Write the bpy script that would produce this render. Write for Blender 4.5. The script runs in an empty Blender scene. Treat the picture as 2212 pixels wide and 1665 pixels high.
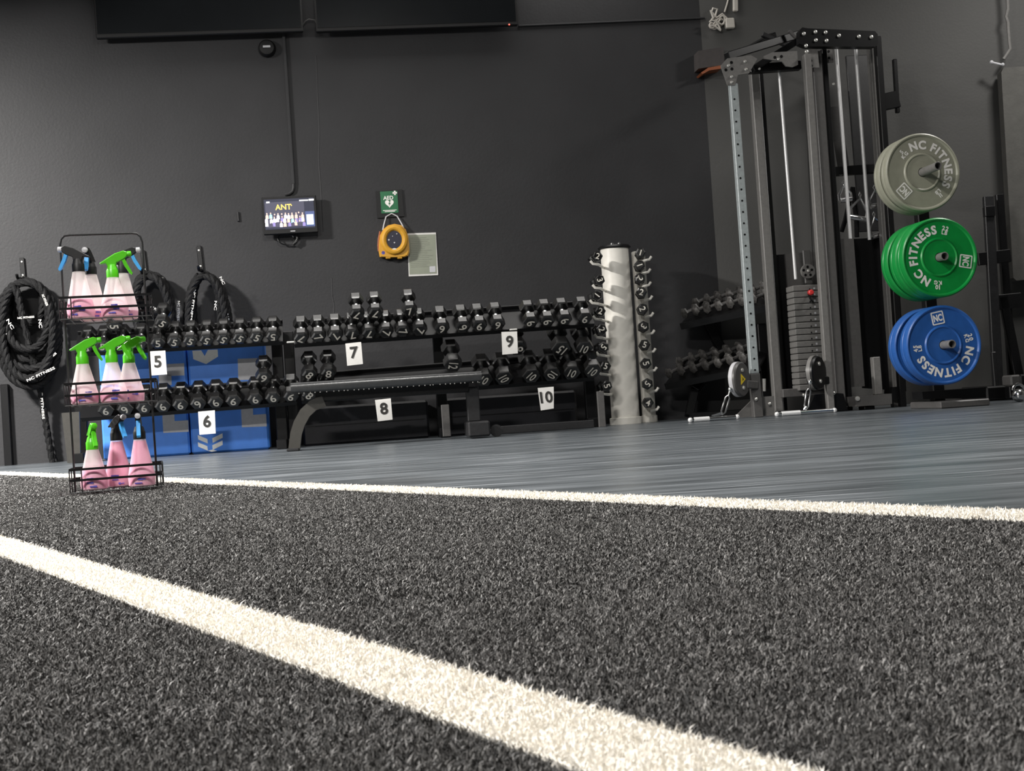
import bpy, bmesh, math, random
import numpy as np
from mathutils import Vector, Matrix

# ------------------------------------------------------------------ camera, world, lights, exposure
SC = bpy.context.scene
COL = SC.collection
F_PX, W_PX, H_PX = 2800.0, 2212.0, 1665.0
CAM_H = 0.205
ROLL = math.atan(0.066)
HORIZON = 866.0
PITCH = math.atan((HORIZON - H_PX / 2) * math.cos(ROLL) / F_PX)
fwd = Vector((0, math.cos(PITCH), math.sin(PITCH)))
up0 = Vector((0, -math.sin(PITCH), math.cos(PITCH)))
rt0 = Vector((1, 0, 0))
CR = rt0 * math.cos(ROLL) - up0 * math.sin(ROLL)
CU = rt0 * math.sin(ROLL) + up0 * math.cos(ROLL)
CAM = Vector((0, 0, CAM_H))
cd = bpy.data.cameras.new('camera')
cam = bpy.data.objects.new('camera', cd)
COL.objects.link(cam)
cam.matrix_world = Matrix(((CR.x, CU.x, -fwd.x, CAM.x), (CR.y, CU.y, -fwd.y, CAM.y), (CR.z, CU.z, -fwd.z, CAM.z), (0, 0, 0, 1)))
cd.sensor_width = 36.0
cd.lens = F_PX / W_PX * 36.0
cd.clip_start = 0.02
cd.dof.use_dof = True
cd.dof.focus_distance = 3.2
cd.dof.aperture_fstop = 26.0
SC.camera = cam
SC.view_settings.view_transform = 'Standard'
SC.view_settings.look = 'None'
SC.view_settings.gamma = 1.0
SC.view_settings.use_curve_mapping = False
SC.view_settings.exposure = 0.0
SC.cycles.use_denoising = True
SC.cycles.max_bounces = 6
wd = bpy.data.worlds.new('world')
SC.world = wd
wd.use_nodes = True
wd.node_tree.nodes['Background'].inputs[0].default_value = (0.6, 0.66, 0.72, 1)
wd.node_tree.nodes['Background'].inputs[1].default_value = 0.02

CEIL = 3.75
LAMPS = [  # x, y, z, length along x, width, watts
    (-4.7, 5.4, 3.1, 0.5, 0.5, 1050), (-0.2, 4.2, 3.5, 0.5, 0.4, 135), (-2.2, 0.6, 3.3, 0.9, 0.4, 345),
    (3.9, 7.6, 3.5, 0.5, 0.4, 62), (-0.5, 8.58, 3.64, 3.8, 0.6, 38)]  # the long last panel is added to put sheen on the dumbbell tops
for lx, ly, lz, ll, lw, watt in LAMPS:
    ld = bpy.data.lights.new('ceiling_lamp_light', 'AREA')
    ld.shape = 'RECTANGLE'; ld.size = ll; ld.size_y = lw; ld.energy = watt
    ld.color = (1.0, 0.97, 0.93)
    lo = bpy.data.objects.new('ceiling_lamp_light', ld)
    lo.location = (lx, ly, lz); lo.rotation_euler = (0, 0, math.radians(7.5) if ll > 2 else 0)
    COL.objects.link(lo)

# ------------------------------------------------------------------ pixel -> place helpers
WALL_A = math.radians(7.5)
EX = Vector((math.cos(WALL_A), math.sin(WALL_A), 0))
EN = Vector((math.sin(WALL_A), -math.cos(WALL_A), 0))     # from the wall into the room
EZ = Vector((0, 0, 1))
WO = Vector((0, 9.0, 0))
def ray(px, py):
    u = (px - W_PX / 2) / F_PX; v = (H_PX / 2 - py) / F_PX
    return fwd + CR * u + CU * v
def on_wall(px, py, d=0.0):
    r = ray(px, py); o = WO + EN * d
    return CAM + r * ((o - CAM).dot(EN) / r.dot(EN))
def on_floor(px, py, z=0.0):
    r = ray(px, py)
    return CAM + r * ((z - CAM_H) / r.z)
def at_depth(px, py, y):
    r = ray(px, py)
    return CAM + r * (y / r.y)
def wall_pt(s, d, z): return WO + EX * s + EN * d + EZ * z
def wall_s(p): return (p - WO).dot(EX)
def wall_d(p): return (p - WO).dot(EN)
def drop(p, z=0.0): return Vector((p.x, p.y, z))

# ------------------------------------------------------------------ materials
MATS = {}
def mat(name, col, rough=0.5, metal=0.0, spec=0.5, noise=0.0, nscale=40.0, bump=0.0, bscale=200.0, emit=0.0, alpha=1.0, coat=0.0, stretch=None):
    if name in MATS: return MATS[name]
    m = bpy.data.materials.new(name); m.use_nodes = True
    nt = m.node_tree; b = nt.nodes['Principled BSDF']
    c = (col[0], col[1], col[2], 1)
    b.inputs['Base Color'].default_value = c
    b.inputs['Roughness'].default_value = rough
    b.inputs['Metallic'].default_value = metal
    b.inputs['Specular IOR Level'].default_value = spec
    b.inputs['Alpha'].default_value = alpha
    if coat: b.inputs['Coat Weight'].default_value = coat
    if emit:
        b.inputs['Emission Color'].default_value = c; b.inputs['Emission Strength'].default_value = emit
    tc = nt.nodes.new('ShaderNodeTexCoord'); src = tc.outputs['Object']
    if stretch:
        mp = nt.nodes.new('ShaderNodeMapping'); mp.inputs['Scale'].default_value = stretch
        nt.links.new(src, mp.inputs['Vector']); src = mp.outputs['Vector']
    if noise:
        n = nt.nodes.new('ShaderNodeTexNoise'); n.inputs['Scale'].default_value = nscale; n.inputs['Detail'].default_value = 6
        nt.links.new(src, n.inputs['Vector'])
        rp = nt.nodes.new('ShaderNodeValToRGB')
        rp.color_ramp.elements[0].position = 0.3; rp.color_ramp.elements[1].position = 0.7
        rp.color_ramp.elements[0].color = tuple(x * (1 - noise) for x in col) + (1,)
        rp.color_ramp.elements[1].color = tuple(min(1, x * (1 + noise)) for x in col) + (1,)
        nt.links.new(n.outputs['Fac'], rp.inputs['Fac']); nt.links.new(rp.outputs['Color'], b.inputs['Base Color'])
    if bump:
        n2 = nt.nodes.new('ShaderNodeTexNoise'); n2.inputs['Scale'].default_value = bscale; n2.inputs['Detail'].default_value = 4
        nt.links.new(src, n2.inputs['Vector'])
        bp = nt.nodes.new('ShaderNodeBump'); bp.inputs['Strength'].default_value = bump; bp.inputs['Distance'].default_value = 0.004
        nt.links.new(n2.outputs['Fac'], bp.inputs['Height']); nt.links.new(bp.outputs['Normal'], b.inputs['Normal'])
    MATS[name] = m
    return m
def srgb(r, g, b):
    f = lambda c: (c / 255 / 12.92) if c / 255 <= 0.04045 else ((c / 255 + 0.055) / 1.055) ** 2.4
    return (f(r), f(g), f(b))

M_WALL = mat('wall_paint_charcoal', (0.028, 0.028, 0.0298), 0.55, spec=0.3, noise=0.10, nscale=2.5, bump=0.25, bscale=60)
M_WALLR = mat('wall_paint_lightened', (0.070, 0.0695, 0.067), 0.6, spec=0.3, noise=0.07, nscale=2.0, bump=0.25, bscale=60)  # charcoal wall paint made paler, putting the right side's stronger light into the colour
M_CEIL = mat('ceiling_paint', (0.30, 0.30, 0.30), 0.8, noise=0.05, nscale=3)
M_BLACK = mat('black_powder_coat', (0.0045, 0.0045, 0.005), 0.36, spec=0.4, noise=0.2, nscale=90)
M_DARK = mat('dark_steel', (0.015, 0.015, 0.016), 0.42, noise=0.2, nscale=60)
M_MATT = mat('black_plastic', (0.006, 0.006, 0.0065), 0.5, spec=0.35, noise=0.2, nscale=80)
M_GREY = mat('grey_powder_coat', (0.17, 0.165, 0.158), 0.42, noise=0.10, nscale=50)
M_MGREY = mat('mid_grey_steel', (0.085, 0.082, 0.080), 0.42, noise=0.10, nscale=50)
M_GALV = mat('galvanised_steel', (0.34, 0.375, 0.38), 0.45, metal=0.15, noise=0.12, nscale=60)
M_CHROME = mat('chrome', (0.85, 0.85, 0.85), 0.18, metal=1.0, noise=0.03, nscale=200)
M_ROD = mat('polished_rod', (0.78, 0.78, 0.78), 0.35, metal=0.25, noise=0.05, nscale=100)
M_BOLT = mat('zinc_bolt', (0.75, 0.74, 0.70), 0.3, metal=0.6, noise=0.05, nscale=200)
M_RUBBER = mat('black_rubber', (0.0045, 0.0044, 0.0044), 0.27, spec=1.0, noise=0.25, nscale=60, bump=0.1, bscale=300)
M_RUBBER2 = mat('dusty_rubber', (0.06, 0.057, 0.054), 0.4, spec=0.7, noise=0.6, nscale=70)
M_PAINT = mat('white_number_paint', (0.70, 0.67, 0.60), 0.6, noise=0.1, nscale=200)
M_PAPER = mat('white_paper', (0.66, 0.65, 0.625), 0.7, noise=0.04, nscale=30)
M_INK = mat('black_ink', (0.020, 0.019, 0.017), 0.6, noise=0.1, nscale=200)
M_CREAM = mat('cream_enamel', (0.80, 0.775, 0.71), 0.38, noise=0.04, nscale=20)
M_ROPE = mat('black_nylon_rope', (0.0055, 0.0055, 0.006), 0.75, spec=0.25, noise=0.5, nscale=120, bump=0.9, bscale=90)
M_WHITE = mat('white_print', (0.84, 0.82, 0.78), 0.6, noise=0.05, nscale=100)
M_YELLOW = mat('yellow_case', srgb(200, 148, 42), 0.4, noise=0.05, nscale=40)
M_NAVY = mat('navy_panel', (0.018, 0.018, 0.035), 0.35, noise=0.1, nscale=90)
M_GREEN = mat('sign_green', (0.004, 0.125, 0.042), 0.4, noise=0.04, nscale=40)
M_SHEET = mat('printed_sheet', (0.25, 0.27, 0.21), 0.5, noise=0.08, nscale=8)
M_BLUE = mat('blue_vinyl', (0.07, 0.255, 0.82), 0.5, noise=0.08, nscale=9, bump=0.15, bscale=150)
M_BLUED = mat('blue_vinyl_seam', (0.006, 0.03, 0.13), 0.6, noise=0.1, nscale=50)
M_LGREY = mat('light_grey_print', (0.50, 0.50, 0.52), 0.55, noise=0.06, nscale=40)
M_EMBLEM = mat('white_vinyl_print', (0.86, 0.87, 0.85), 0.55, noise=0.04, nscale=60)
M_PANEL = mat('dark_taupe_steel', (0.040, 0.038, 0.033), 0.45, noise=0.12, nscale=40)
M_BLKVIN = mat('black_vinyl', (0.016, 0.016, 0.020), 0.48, noise=0.2, nscale=12, bump=0.2, bscale=150)
M_PADV = mat('bench_vinyl', (0.02, 0.021, 0.022), 0.3, spec=0.9, noise=0.2, nscale=40, bump=0.15, bscale=120)
M_PLG = mat('plate_grey', (0.30, 0.30, 0.235), 0.42, noise=0.05, nscale=30)
M_PLGR = mat('plate_green', (0.0035, 0.26, 0.045), 0.34, noise=0.06, nscale=30)
M_PLB = mat('plate_blue', (0.022, 0.105, 0.37), 0.36, noise=0.06, nscale=30)
M_RED = mat('red_knob', (0.55, 0.03, 0.03), 0.35, noise=0.05, nscale=60)
M_BROWN = mat('brown_grey_box', (0.055, 0.048, 0.047), 0.6, noise=0.1, nscale=30)
M_ORANGE = mat('copper_orange', (0.30, 0.09, 0.035), 0.5, noise=0.1, nscale=60)
M_CABLEW = mat('white_plastic', (0.55, 0.52, 0.47), 0.5, noise=0.05, nscale=60)
M_TGREEN = mat('trigger_green', (0.085, 0.52, 0.012), 0.35, noise=0.05, nscale=60)
M_TBLUE = mat('trigger_blue', (0.06, 0.36, 0.80), 0.35, noise=0.05, nscale=60)
M_PINK = mat('pink_cleaner', (0.93, 0.16, 0.46), 0.35, noise=0.06, nscale=20)
M_BLPR = mat('label_blue_print', (0.09, 0.09, 0.42), 0.5, noise=0.1, nscale=60)
M_MAT = mat('grey_mat', (0.088, 0.086, 0.079), 0.75, noise=0.12, nscale=14, bump=0.3, bscale=60)
M_YTRI = mat('warning_yellow', (0.85, 0.62, 0.03), 0.5, noise=0.03, nscale=60)
M_SCREEN = mat('screen_off', (0.005, 0.006, 0.007), 0.3, spec=0.15, noise=0.1, nscale=6)

def bottle_mat():
    m = bpy.data.materials.new('frosted_bottle'); m.use_nodes = True
    nt = m.node_tree; b = nt.nodes['Principled BSDF']
    b.inputs['Base Color'].default_value = (0.93, 0.91, 0.88, 1); b.inputs['Roughness'].default_value = 0.4
    tr = nt.nodes.new('ShaderNodeBsdfTransparent'); tl = nt.nodes.new('ShaderNodeBsdfTranslucent')
    tl.inputs[0].default_value = (0.9, 0.86, 0.83, 1)
    n = nt.nodes.new('ShaderNodeTexNoise'); n.inputs['Scale'].default_value = 25
    rp = nt.nodes.new('ShaderNodeMapRange'); rp.inputs[3].default_value = 0.46; rp.inputs[4].default_value = 0.52
    nt.links.new(n.outputs['Fac'], rp.inputs[0])
    m1 = nt.nodes.new('ShaderNodeMixShader'); m2 = nt.nodes.new('ShaderNodeMixShader')
    m1.inputs[0].default_value = 0.3
    nt.links.new(b.outputs[0], m1.inputs[1]); nt.links.new(tl.outputs[0], m1.inputs[2])
    nt.links.new(rp.outputs[0], m2.inputs[0]); nt.links.new(m1.outputs[0], m2.inputs[1]); nt.links.new(tr.outputs[0], m2.inputs[2])
    nt.links.new(m2.outputs[0], nt.nodes['Material Output'].inputs[0])
    return m
M_BOTTLE = bottle_mat()

def floor_mat():
    m = bpy.data.materials.new('rubber_floor'); m.use_nodes = True
    nt = m.node_tree; b = nt.nodes['Principled BSDF']; L = nt.links.new
    tc = nt.nodes.new('ShaderNodeTexCoord')
    mp = nt.nodes.new('ShaderNodeMapping'); mp.inputs['Scale'].default_value = (0.7, 5.0, 1); mp.inputs['Rotation'].default_value = (0, 0, -0.03)
    L(tc.outputs['Object'], mp.inputs['Vector'])
    n = nt.nodes.new('ShaderNodeTexNoise'); n.inputs['Scale'].default_value = 1.7; n.inputs['Detail'].default_value = 9; n.inputs['Roughness'].default_value = 0.62
    L(mp.outputs[0], n.inputs['Vector'])
    rp = nt.nodes.new('ShaderNodeValToRGB'); e = rp.color_ramp.elements
    e[0].position = 0.32; e[0].color = (0.030, 0.036, 0.041, 1); e[1].position = 0.72; e[1].color = (0.155, 0.171, 0.186, 1)
    L(n.outputs['Fac'], rp.inputs['Fac'])
    # scuffs: thin pale scratches
    mp2 = nt.nodes.new('ShaderNodeMapping'); mp2.inputs['Scale'].default_value = (0.9, 26.0, 1); mp2.inputs['Rotation'].default_value = (0, 0, 0.05)
    L(tc.outputs['Object'], mp2.inputs['Vector'])
    n2 = nt.nodes.new('ShaderNodeTexNoise'); n2.inputs['Scale'].default_value = 2.2; n2.inputs['Detail'].default_value = 5
    L(mp2.outputs[0], n2.inputs['Vector'])
    r2 = nt.nodes.new('ShaderNodeValToRGB'); r2.color_ramp.elements[0].position = 0.60; r2.color_ramp.elements[1].position = 0.74
    L(n2.outputs['Fac'], r2.inputs['Fac'])
    mx = nt.nodes.new('ShaderNodeMix'); mx.data_type = 'RGBA'
    L(r2.outputs['Color'], mx.inputs[0]); L(rp.outputs['Color'], mx.inputs[6]); mx.inputs[7].default_value = (0.50, 0.53, 0.56, 1)
    L(mx.outputs[2], b.inputs['Base Color'])
    mr = nt.nodes.new('ShaderNodeMapRange'); mr.inputs[3].default_value = 0.24; mr.inputs[4].default_value = 0.40
    L(n.outputs['Fac'], mr.inputs[0]); L(mr.outputs[0], b.inputs['Roughness'])
    b.inputs['Specular IOR Level'].default_value = 0.4
    return m
M_FLOOR = floor_mat()

def blade_mat(name, lo, hi, rough):
    m = bpy.data.materials.new(name); m.use_nodes = True
    nt = m.node_tree; b = nt.nodes['Principled BSDF']
    a = nt.nodes.new('ShaderNodeAttribute'); a.attribute_name = 'shade'
    rp = nt.nodes.new('ShaderNodeValToRGB'); e = rp.color_ramp.elements
    e[0].color = lo + (1,); e[1].color = hi + (1,)
    nt.links.new(a.outputs['Fac'], rp.inputs['Fac']); nt.links.new(rp.outputs['Color'], b.inputs['Base Color'])
    b.inputs['Roughness'].default_value = rough; b.inputs['Specular IOR Level'].default_value = 0.35
    return m
M_BLADE = blade_mat('turf_fibre_charcoal', (0.052, 0.0505, 0.049), (0.285, 0.277, 0.268), 0.5)
M_BLADEW = blade_mat('turf_fibre_cream', (0.82, 0.785, 0.725), (0.90, 0.875, 0.82), 0.55)
M_BACK = mat('turf_backing', (0.02, 0.02, 0.02), 0.9, noise=0.3, nscale=200)
M_BACKW = mat('turf_backing_cream', (0.74, 0.71, 0.64), 0.9, noise=0.1, nscale=200)

# ------------------------------------------------------------------ mesh builder (everything in world or local coordinates)
def frame_from(axis, up=EZ):
    z = axis.normalized()
    x = up.cross(z)
    if x.length < 1e-5: x = Vector((1, 0, 0)).cross(z)
    if x.length < 1e-5: x = Vector((0, 1, 0)).cross(z)
    x.normalize(); y = z.cross(x)
    return x, y, z
class MB:
    def __init__(s): s.v = []; s.f = []; s.m = []
    def add(s, vs, fs, mi=0):
        o = len(s.v); s.v.extend(Vector(p) for p in vs)
        for f in fs: s.f.append(tuple(o + i for i in f)); s.m.append(mi)
        return s
    def obox(s, c, x, y, z, bev=0.0, mi=0):          # centre, half-axis vectors
        c = Vector(c); ax = [Vector(x), Vector(y), Vector(z)]
        if bev <= 0:
            vs = [c + ax[0] * i + ax[1] * j + ax[2] * k for i in (-1, 1) for j in (-1, 1) for k in (-1, 1)]
            return s.add(vs, [(0, 1, 3, 2), (4, 6, 7, 5), (0, 4, 5, 1), (2, 3, 7, 6), (0, 2, 6, 4), (1, 5, 7, 3)], mi)
        L = [a.length for a in ax]; idx = {}; vs = []
        for i in (-1, 1):
            for j in (-1, 1):
                for k in (-1, 1):
                    sg = (i, j, k)
                    for q in range(3):
                        p = Vector(c)
                        for t in range(3):
                            l = 1.0 if t == q else max(0.0, 1 - bev / max(L[t], 1e-6))
                            p = p + ax[t] * (sg[t] * l)
                        idx[(sg, q)] = len(vs); vs.append(p)
        fs = []
        for q in range(3):
            a, b = [t for t in range(3) if t != q]
            for sgn in (-1, 1):
                lst = []
                for (u, w) in ((-1, -1), (1, -1), (1, 1), (-1, 1)):
                    sg = [0, 0, 0]; sg[q] = sgn; sg[a] = u; sg[b] = w
                    lst.append(idx[(tuple(sg), q)])
                fs.append(tuple(lst))
            for u in (-1, 1):                           # edges along axis q
                for w in (-1, 1):
                    e = []
                    for sgn in (-1, 1):
                        sg = [0, 0, 0]; sg[q] = sgn; sg[a] = u; sg[b] = w
                        e.append((idx[(tuple(sg), a)], idx[(tuple(sg), b)]))
                    fs.append((e[0][0], e[1][0], e[1][1], e[0][1]))
        for i in (-1, 1):
            for j in (-1, 1):
                for k in (-1, 1): fs.append(tuple(idx[((i, j, k), q)] for q in range(3)))
        return s.add(vs, fs, mi)
    def box(s, c, size, bev=0.0, mi=0):
        return s.obox(c, (size[0] / 2, 0, 0), (0, size[1] / 2, 0), (0, 0, size[2] / 2), bev, mi)
    def wbox(s, c, sx, sd, sz, bev=0.0, mi=0):        # box aligned to the wall
        return s.obox(c, EX * sx / 2, EN * sd / 2, EZ * sz / 2, bev, mi)
    def bar(s, p, q, w, t, side=None, bev=0.0, mi=0):  # w along side vector, t across
        p = Vector(p); q = Vector(q); a = (q - p); sd = Vector(side if side is not None else EX)
        n = a.cross(sd); n.normalize(); sd = n.cross(a).normalized()
        return s.obox((p + q) / 2, sd * w / 2, n * t / 2, a / 2, bev, mi)
    def cyl(s, p, q, r, r2=None, n=16, caps=True, mi=0):
        p = Vector(p); q = Vector(q); r2 = r if r2 is None else r2
        x, y, z = frame_from(q - p)
        vs = []
        for c, rr in ((p, r), (q, r2)):
            for i in range(n):
                t = 2 * math.pi * i / n; vs.append(c + x * (rr * math.cos(t)) + y * (rr * math.sin(t)))
        fs = [(i, (i + 1) % n, n + (i + 1) % n, n + i) for i in range(n)]
        if caps: fs += [tuple(range(n - 1, -1, -1)), tuple(range(n, 2 * n))]
        return s.add(vs, fs, mi)
    def lathe(s, prof, o, axis, n=32, up=EZ, mi=0, phase=0.0, caps=True):   # prof: (radius, along)
        o = Vector(o); x, y, z = frame_from(Vector(axis), up); vs = []; k = len(prof)
        for r, h in prof:
            for i in range(n):
                t = 2 * math.pi * i / n + phase
                vs.append(o + z * h + x * (r * math.cos(t)) + y * (r * math.sin(t)))
        fs = []
        for j in range(k - 1):
            for i in range(n): fs.append((j * n + i, j * n + (i + 1) % n, (j + 1) * n + (i + 1) % n, (j + 1) * n + i))
        if caps and prof[0][0] > 1e-6: fs.append(tuple(range(n - 1, -1, -1)))
        if caps and prof[-1][0] > 1e-6: fs.append(tuple((k - 1) * n + i for i in range(n)))
        return s.add(vs, fs, mi)
    def tube(s, pts, r, n=8, closed=False, mi=0):
        pts = [Vector(p) for p in pts]; k = len(pts); vs = []
        nrm = None
        for i in range(k):
            a = pts[(i + 1) % k] if (closed or i < k - 1) else pts[i]
            b = pts[(i - 1) % k] if (closed or i > 0) else pts[i]
            t = (a - b).normalized()
            if nrm is None: nrm = frame_from(t)[0]
            nrm = (nrm - t * nrm.dot(t))
            nrm = nrm.normalized() if nrm.length > 1e-6 else frame_from(t)[0]
            bn = t.cross(nrm); rr = r[i] if isinstance(r, (list, tuple)) else r
            for j in range(n):
                q = 2 * math.pi * j / n; vs.append(pts[i] + nrm * (rr * math.cos(q)) + bn * (rr * math.sin(q)))
        fs = []
        for i in range(k if closed else k - 1):
            i2 = (i + 1) % k
            for j in range(n): fs.append((i * n + j, i * n + (j + 1) % n, i2 * n + (j + 1) % n, i2 * n + j))
        if not closed: fs += [tuple(range(n - 1, -1, -1)), tuple((k - 1) * n + j for j in range(n))]
        return s.add(vs, fs, mi)
    def prism(s, poly, ext, mi=0):
        poly = [Vector(p) for p in poly]; ext = Vector(ext); n = len(poly)
        vs = poly + [p + ext for p in poly]
        fs = [tuple(range(n - 1, -1, -1)), tuple(range(n, 2 * n))] + [(i, (i + 1) % n, n + (i + 1) % n, n + i) for i in range(n)]
        return s.add(vs, fs, mi)
    def ball(s, c, r, n=14, sq=(1, 1, 1), mi=0):
        m = n // 2; prof = [(r * math.sin(math.pi * i / m), -r * math.cos(math.pi * i / m)) for i in range(m + 1)]
        prof[0] = (0.0004, -r); prof[-1] = (0.0004, r)
        a = MB().lathe(prof, (0, 0, 0), EZ, n)
        return s.add([Vector(c) + Vector((p.x * sq[0], p.y * sq[1], p.z * sq[2])) for p in a.v], a.f, mi)
    def build(s, name, mats, parent=None, angle=35, local=False):
        me = bpy.data.meshes.new(name)
        vs = s.v
        if parent is not None and not local:
            inv = wm(parent).inverted(); vs = [inv @ p for p in vs]
        me.from_pydata([tuple(p) for p in vs], [], s.f)
        if not isinstance(mats, (list, tuple)): mats = [mats]
        for m in mats: me.materials.append(m)
        if len(mats) > 1: me.polygons.foreach_set('material_index', s.m)
        bm = bmesh.new(); bm.from_mesh(me); bmesh.ops.recalc_face_normals(bm, faces=bm.faces); bm.to_mesh(me); bm.free()
        me.polygons.foreach_set('use_smooth', [True] * len(me.polygons))
        me.set_sharp_from_angle(angle=math.radians(angle))
        me.update()
        o = bpy.data.objects.new(name, me); COL.objects.link(o)
        if parent is not None: o.parent = parent
        return o
def wm(o):
    m = o.matrix_basis.copy(); p = o.parent
    while p is not None: m = p.matrix_basis @ m; p = p.parent
    return m
def tag(o, label=None, cat=None, group=None, kind=None):
    if label: o['label'] = label
    if cat: o['category'] = cat
    if group: o['group'] = group
    if kind: o['kind'] = kind
    return o
def thing(name, label, cat, loc=(0, 0, 0), rz=0.0, group=None):
    o = bpy.data.objects.new(name, None); o.empty_display_size = 0.05
    o.location = loc; o.rotation_euler = (0, 0, rz); COL.objects.link(o)
    return tag(o, label, cat, group)
def copy_tree(o, parent=None):
    c = o.copy(); COL.objects.link(c); c.parent = parent
    for ch in list(o.children): copy_tree(ch, c)
    return c

_tc = {}
def text_geo(s, size=1.0, bold=0.0):
    key = (s, bold)
    if key not in _tc:
        cu = bpy.data.curves.new('t', 'FONT'); cu.body = s; cu.align_x = 'CENTER'; cu.align_y = 'CENTER'; cu.size = 1.0
        cu.offset = bold; cu.resolution_u = 3
        ob = bpy.data.objects.new('t', cu); COL.objects.link(ob)
        me = bpy.data.meshes.new_from_object(ob.evaluated_get(bpy.context.evaluated_depsgraph_get()))
        vs = [v.co.copy() for v in me.vertices]; fs = [tuple(p.vertices) for p in me.polygons]
        if vs:
            cx = (min(v.x for v in vs) + max(v.x for v in vs)) / 2; cy = (min(v.y for v in vs) + max(v.y for v in vs)) / 2
            vs = [Vector((v.x - cx, v.y - cy, 0)) for v in vs]
        bpy.data.objects.remove(ob); bpy.data.curves.remove(cu); bpy.data.meshes.remove(me)
        _tc[key] = (vs, fs)
    vs, fs = _tc[key]
    return [v * size for v in vs], fs
def add_text(mb, s, o, x, y, size, bold=0.0, rot=0.0, mi=0, sx=1.0):     # glyphs in the plane of x, y at o
    vs, fs = text_geo(s, size, bold); o = Vector(o); c, sn = math.cos(rot), math.sin(rot)
    mb.add([o + x * ((v.x * c * sx - v.y * sn)) + y * (v.x * sx * sn + v.y * c) for v in vs], fs, mi)

def struct(mb, name, m):
    o = mb.build(name, m); o['kind'] = 'structure'; return o

# ------------------------------------------------------------------ the setting
corner = on_wall(1548, 560, 0.0); corner.z = 0
s_c = wall_s(corner)
LEFT, BACKY, RIGHTX = -7.6, -4.5, 5.4
struct(MB().box((-1, 2.5, -0.06), (14.5, 16, 0.12)), 'floor', M_FLOOR)
struct(MB().box((-1, 2.5, CEIL + 0.06), (14.5, 16, 0.12)), 'ceiling', M_CEIL)
struct(MB().obox(wall_pt((s_c - 8.4) / 2, -0.08, CEIL / 2), EX * ((s_c + 8.4) / 2), EN * 0.08, EZ * CEIL / 2), 'wall_back', M_WALL)
ra = math.radians(-3.0); RX = Vector((math.cos(ra), math.sin(ra), 0)); RN = Vector((math.sin(ra), -math.cos(ra), 0))
struct(MB().obox(corner + RX * 2.2 - RN * 0.08 + EZ * CEIL / 2, RX * 2.2, RN * 0.08, EZ * CEIL / 2), 'wall_right_back', M_WALLR)
struct(MB().box((LEFT - 0.1, 2.2, CEIL / 2), (0.2, 14, CEIL)), 'wall_left', M_WALL)
struct(MB().box((RIGHTX + 0.1, 2.2, CEIL / 2), (0.2, 14, CEIL)), 'wall_right', M_WALLR)
struct(MB().box((-1.1, BACKY - 0.1, CEIL / 2), (13.2, 0.2, CEIL)), 'wall_front', M_WALL)
def on_rwall(px, py, d=0.0):
    r = ray(px, py); o = corner + RN * d
    return CAM + r * ((o - CAM).dot(RN) / r.dot(RN))
mb = MB()
p, q = on_wall(612, 60, 0.012), on_wall(634, 398, 0.012)
mb.bar(p, q, 0.022, 0.022, EX, 0.004)
pts = [on_wall(x, y, 0.012) for x, y in ((634, 396), (634, 406), (632, 413), (626, 418), (616, 421))]
mb.tube(pts, 0.0105, 8)
struct(mb, 'trim_1', M_WALL)                 # painted cable conduit
mb = MB(); mb.bar(on_wall(1120, 56, 0.008), on_wall(1522, 39, 0.008), 0.012, 0.016, EZ, 0.003); struct(mb, 'trim_2', M_WALL)
mb = MB(); mb.tube([on_wall(x, y, -0.001) for x, y in ((683, 120), (686, 200), (690, 290), (688, 340), (694, 420), (698, 500))], 0.0035, 6)
mb.tube([on_wall(x, y, -0.001) for x, y in ((716, 600), (718, 640), (722, 662), (719, 700))], 0.0035, 6); struct(mb, 'trim_3', M_WALL)
mb = MB(); mb.bar(on_wall(10, 830, 0.02), on_wall(20, 1006, 0.02), 0.05, 0.04, EX, 0.004); struct(mb, 'trim_4', M_BLACK)
for k, (lx, ly, lz, ll, lw, watt) in enumerate(LAMPS):
    t = thing('ceiling_light', ('white square LED panel hung low near the left wall', 'white square LED panel above the rubber floor', 'white long LED panel above the foreground turf', 'white square LED panel above the plate tree', 'added long white LED panel that brightens the dumbbell tops below it')[k], 'lamp', (lx, ly, CEIL), math.radians(7.5) if ll > 2 else 0, 'LED panel lights on the ceiling')
    ux = Vector((math.cos(t.rotation_euler.z), math.sin(t.rotation_euler.z), 0)); uy = EZ.cross(ux)
    MB().obox((lx, ly, lz + 0.035), ux * (ll / 2 + 0.03), uy * (lw / 2 + 0.03), EZ * 0.03, 0.006).build('housing', M_CREAM, t)
    for sg in (-1, 1): MB().cyl((lx + sg * ll * 0.3, ly, lz + 0.06), (lx + sg * ll * 0.3, ly, CEIL), 0.006, n=8).build('suspension_rod', M_GREY, t)

# ------------------------------------------------------------------ turf with two inlaid lines
ZT = 0.012
A0, A1 = on_floor(-60, 1014.6, ZT), on_floor(2212, 1095, ZT)    # outer edge of the far line (the edge of the turf)
B0, B1 = on_floor(0, 1022.5, ZT), on_floor(2212, 1115, ZT)
N0, N1 = on_floor(0, 1151, ZT), on_floor(1800, 1656, ZT)
P0, P1 = on_floor(0, 1192, ZT), on_floor(934, 1526, ZT)
def line_fn(p, q):
    d = Vector((q.x - p.x, q.y - p.y)); d.normalize(); n = Vector((-d.y, d.x))
    return (p.x, p.y, n.x, n.y)
LA, LB, LN, LP = line_fn(A0, A1), line_fn(B0, B1), line_fn(N0, N1), line_fn(P0, P1)
def sd(L, x, y): return (x - L[0]) * L[2] + (y - L[1]) * L[3]
s_near = -1.0 if sd(LA, 0, 0) > 0 else 1.0
def inside(L, x, y): return sd(L, x, y) * (-s_near) > 0      # camera's side of the line
def ext(p, q, a, b):
    d = (q - p).normalized(); return p + d * a, q + d * b
e0, e1 = ext(A0, A1, -0.05, 2.6)
turf = MB()
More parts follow.
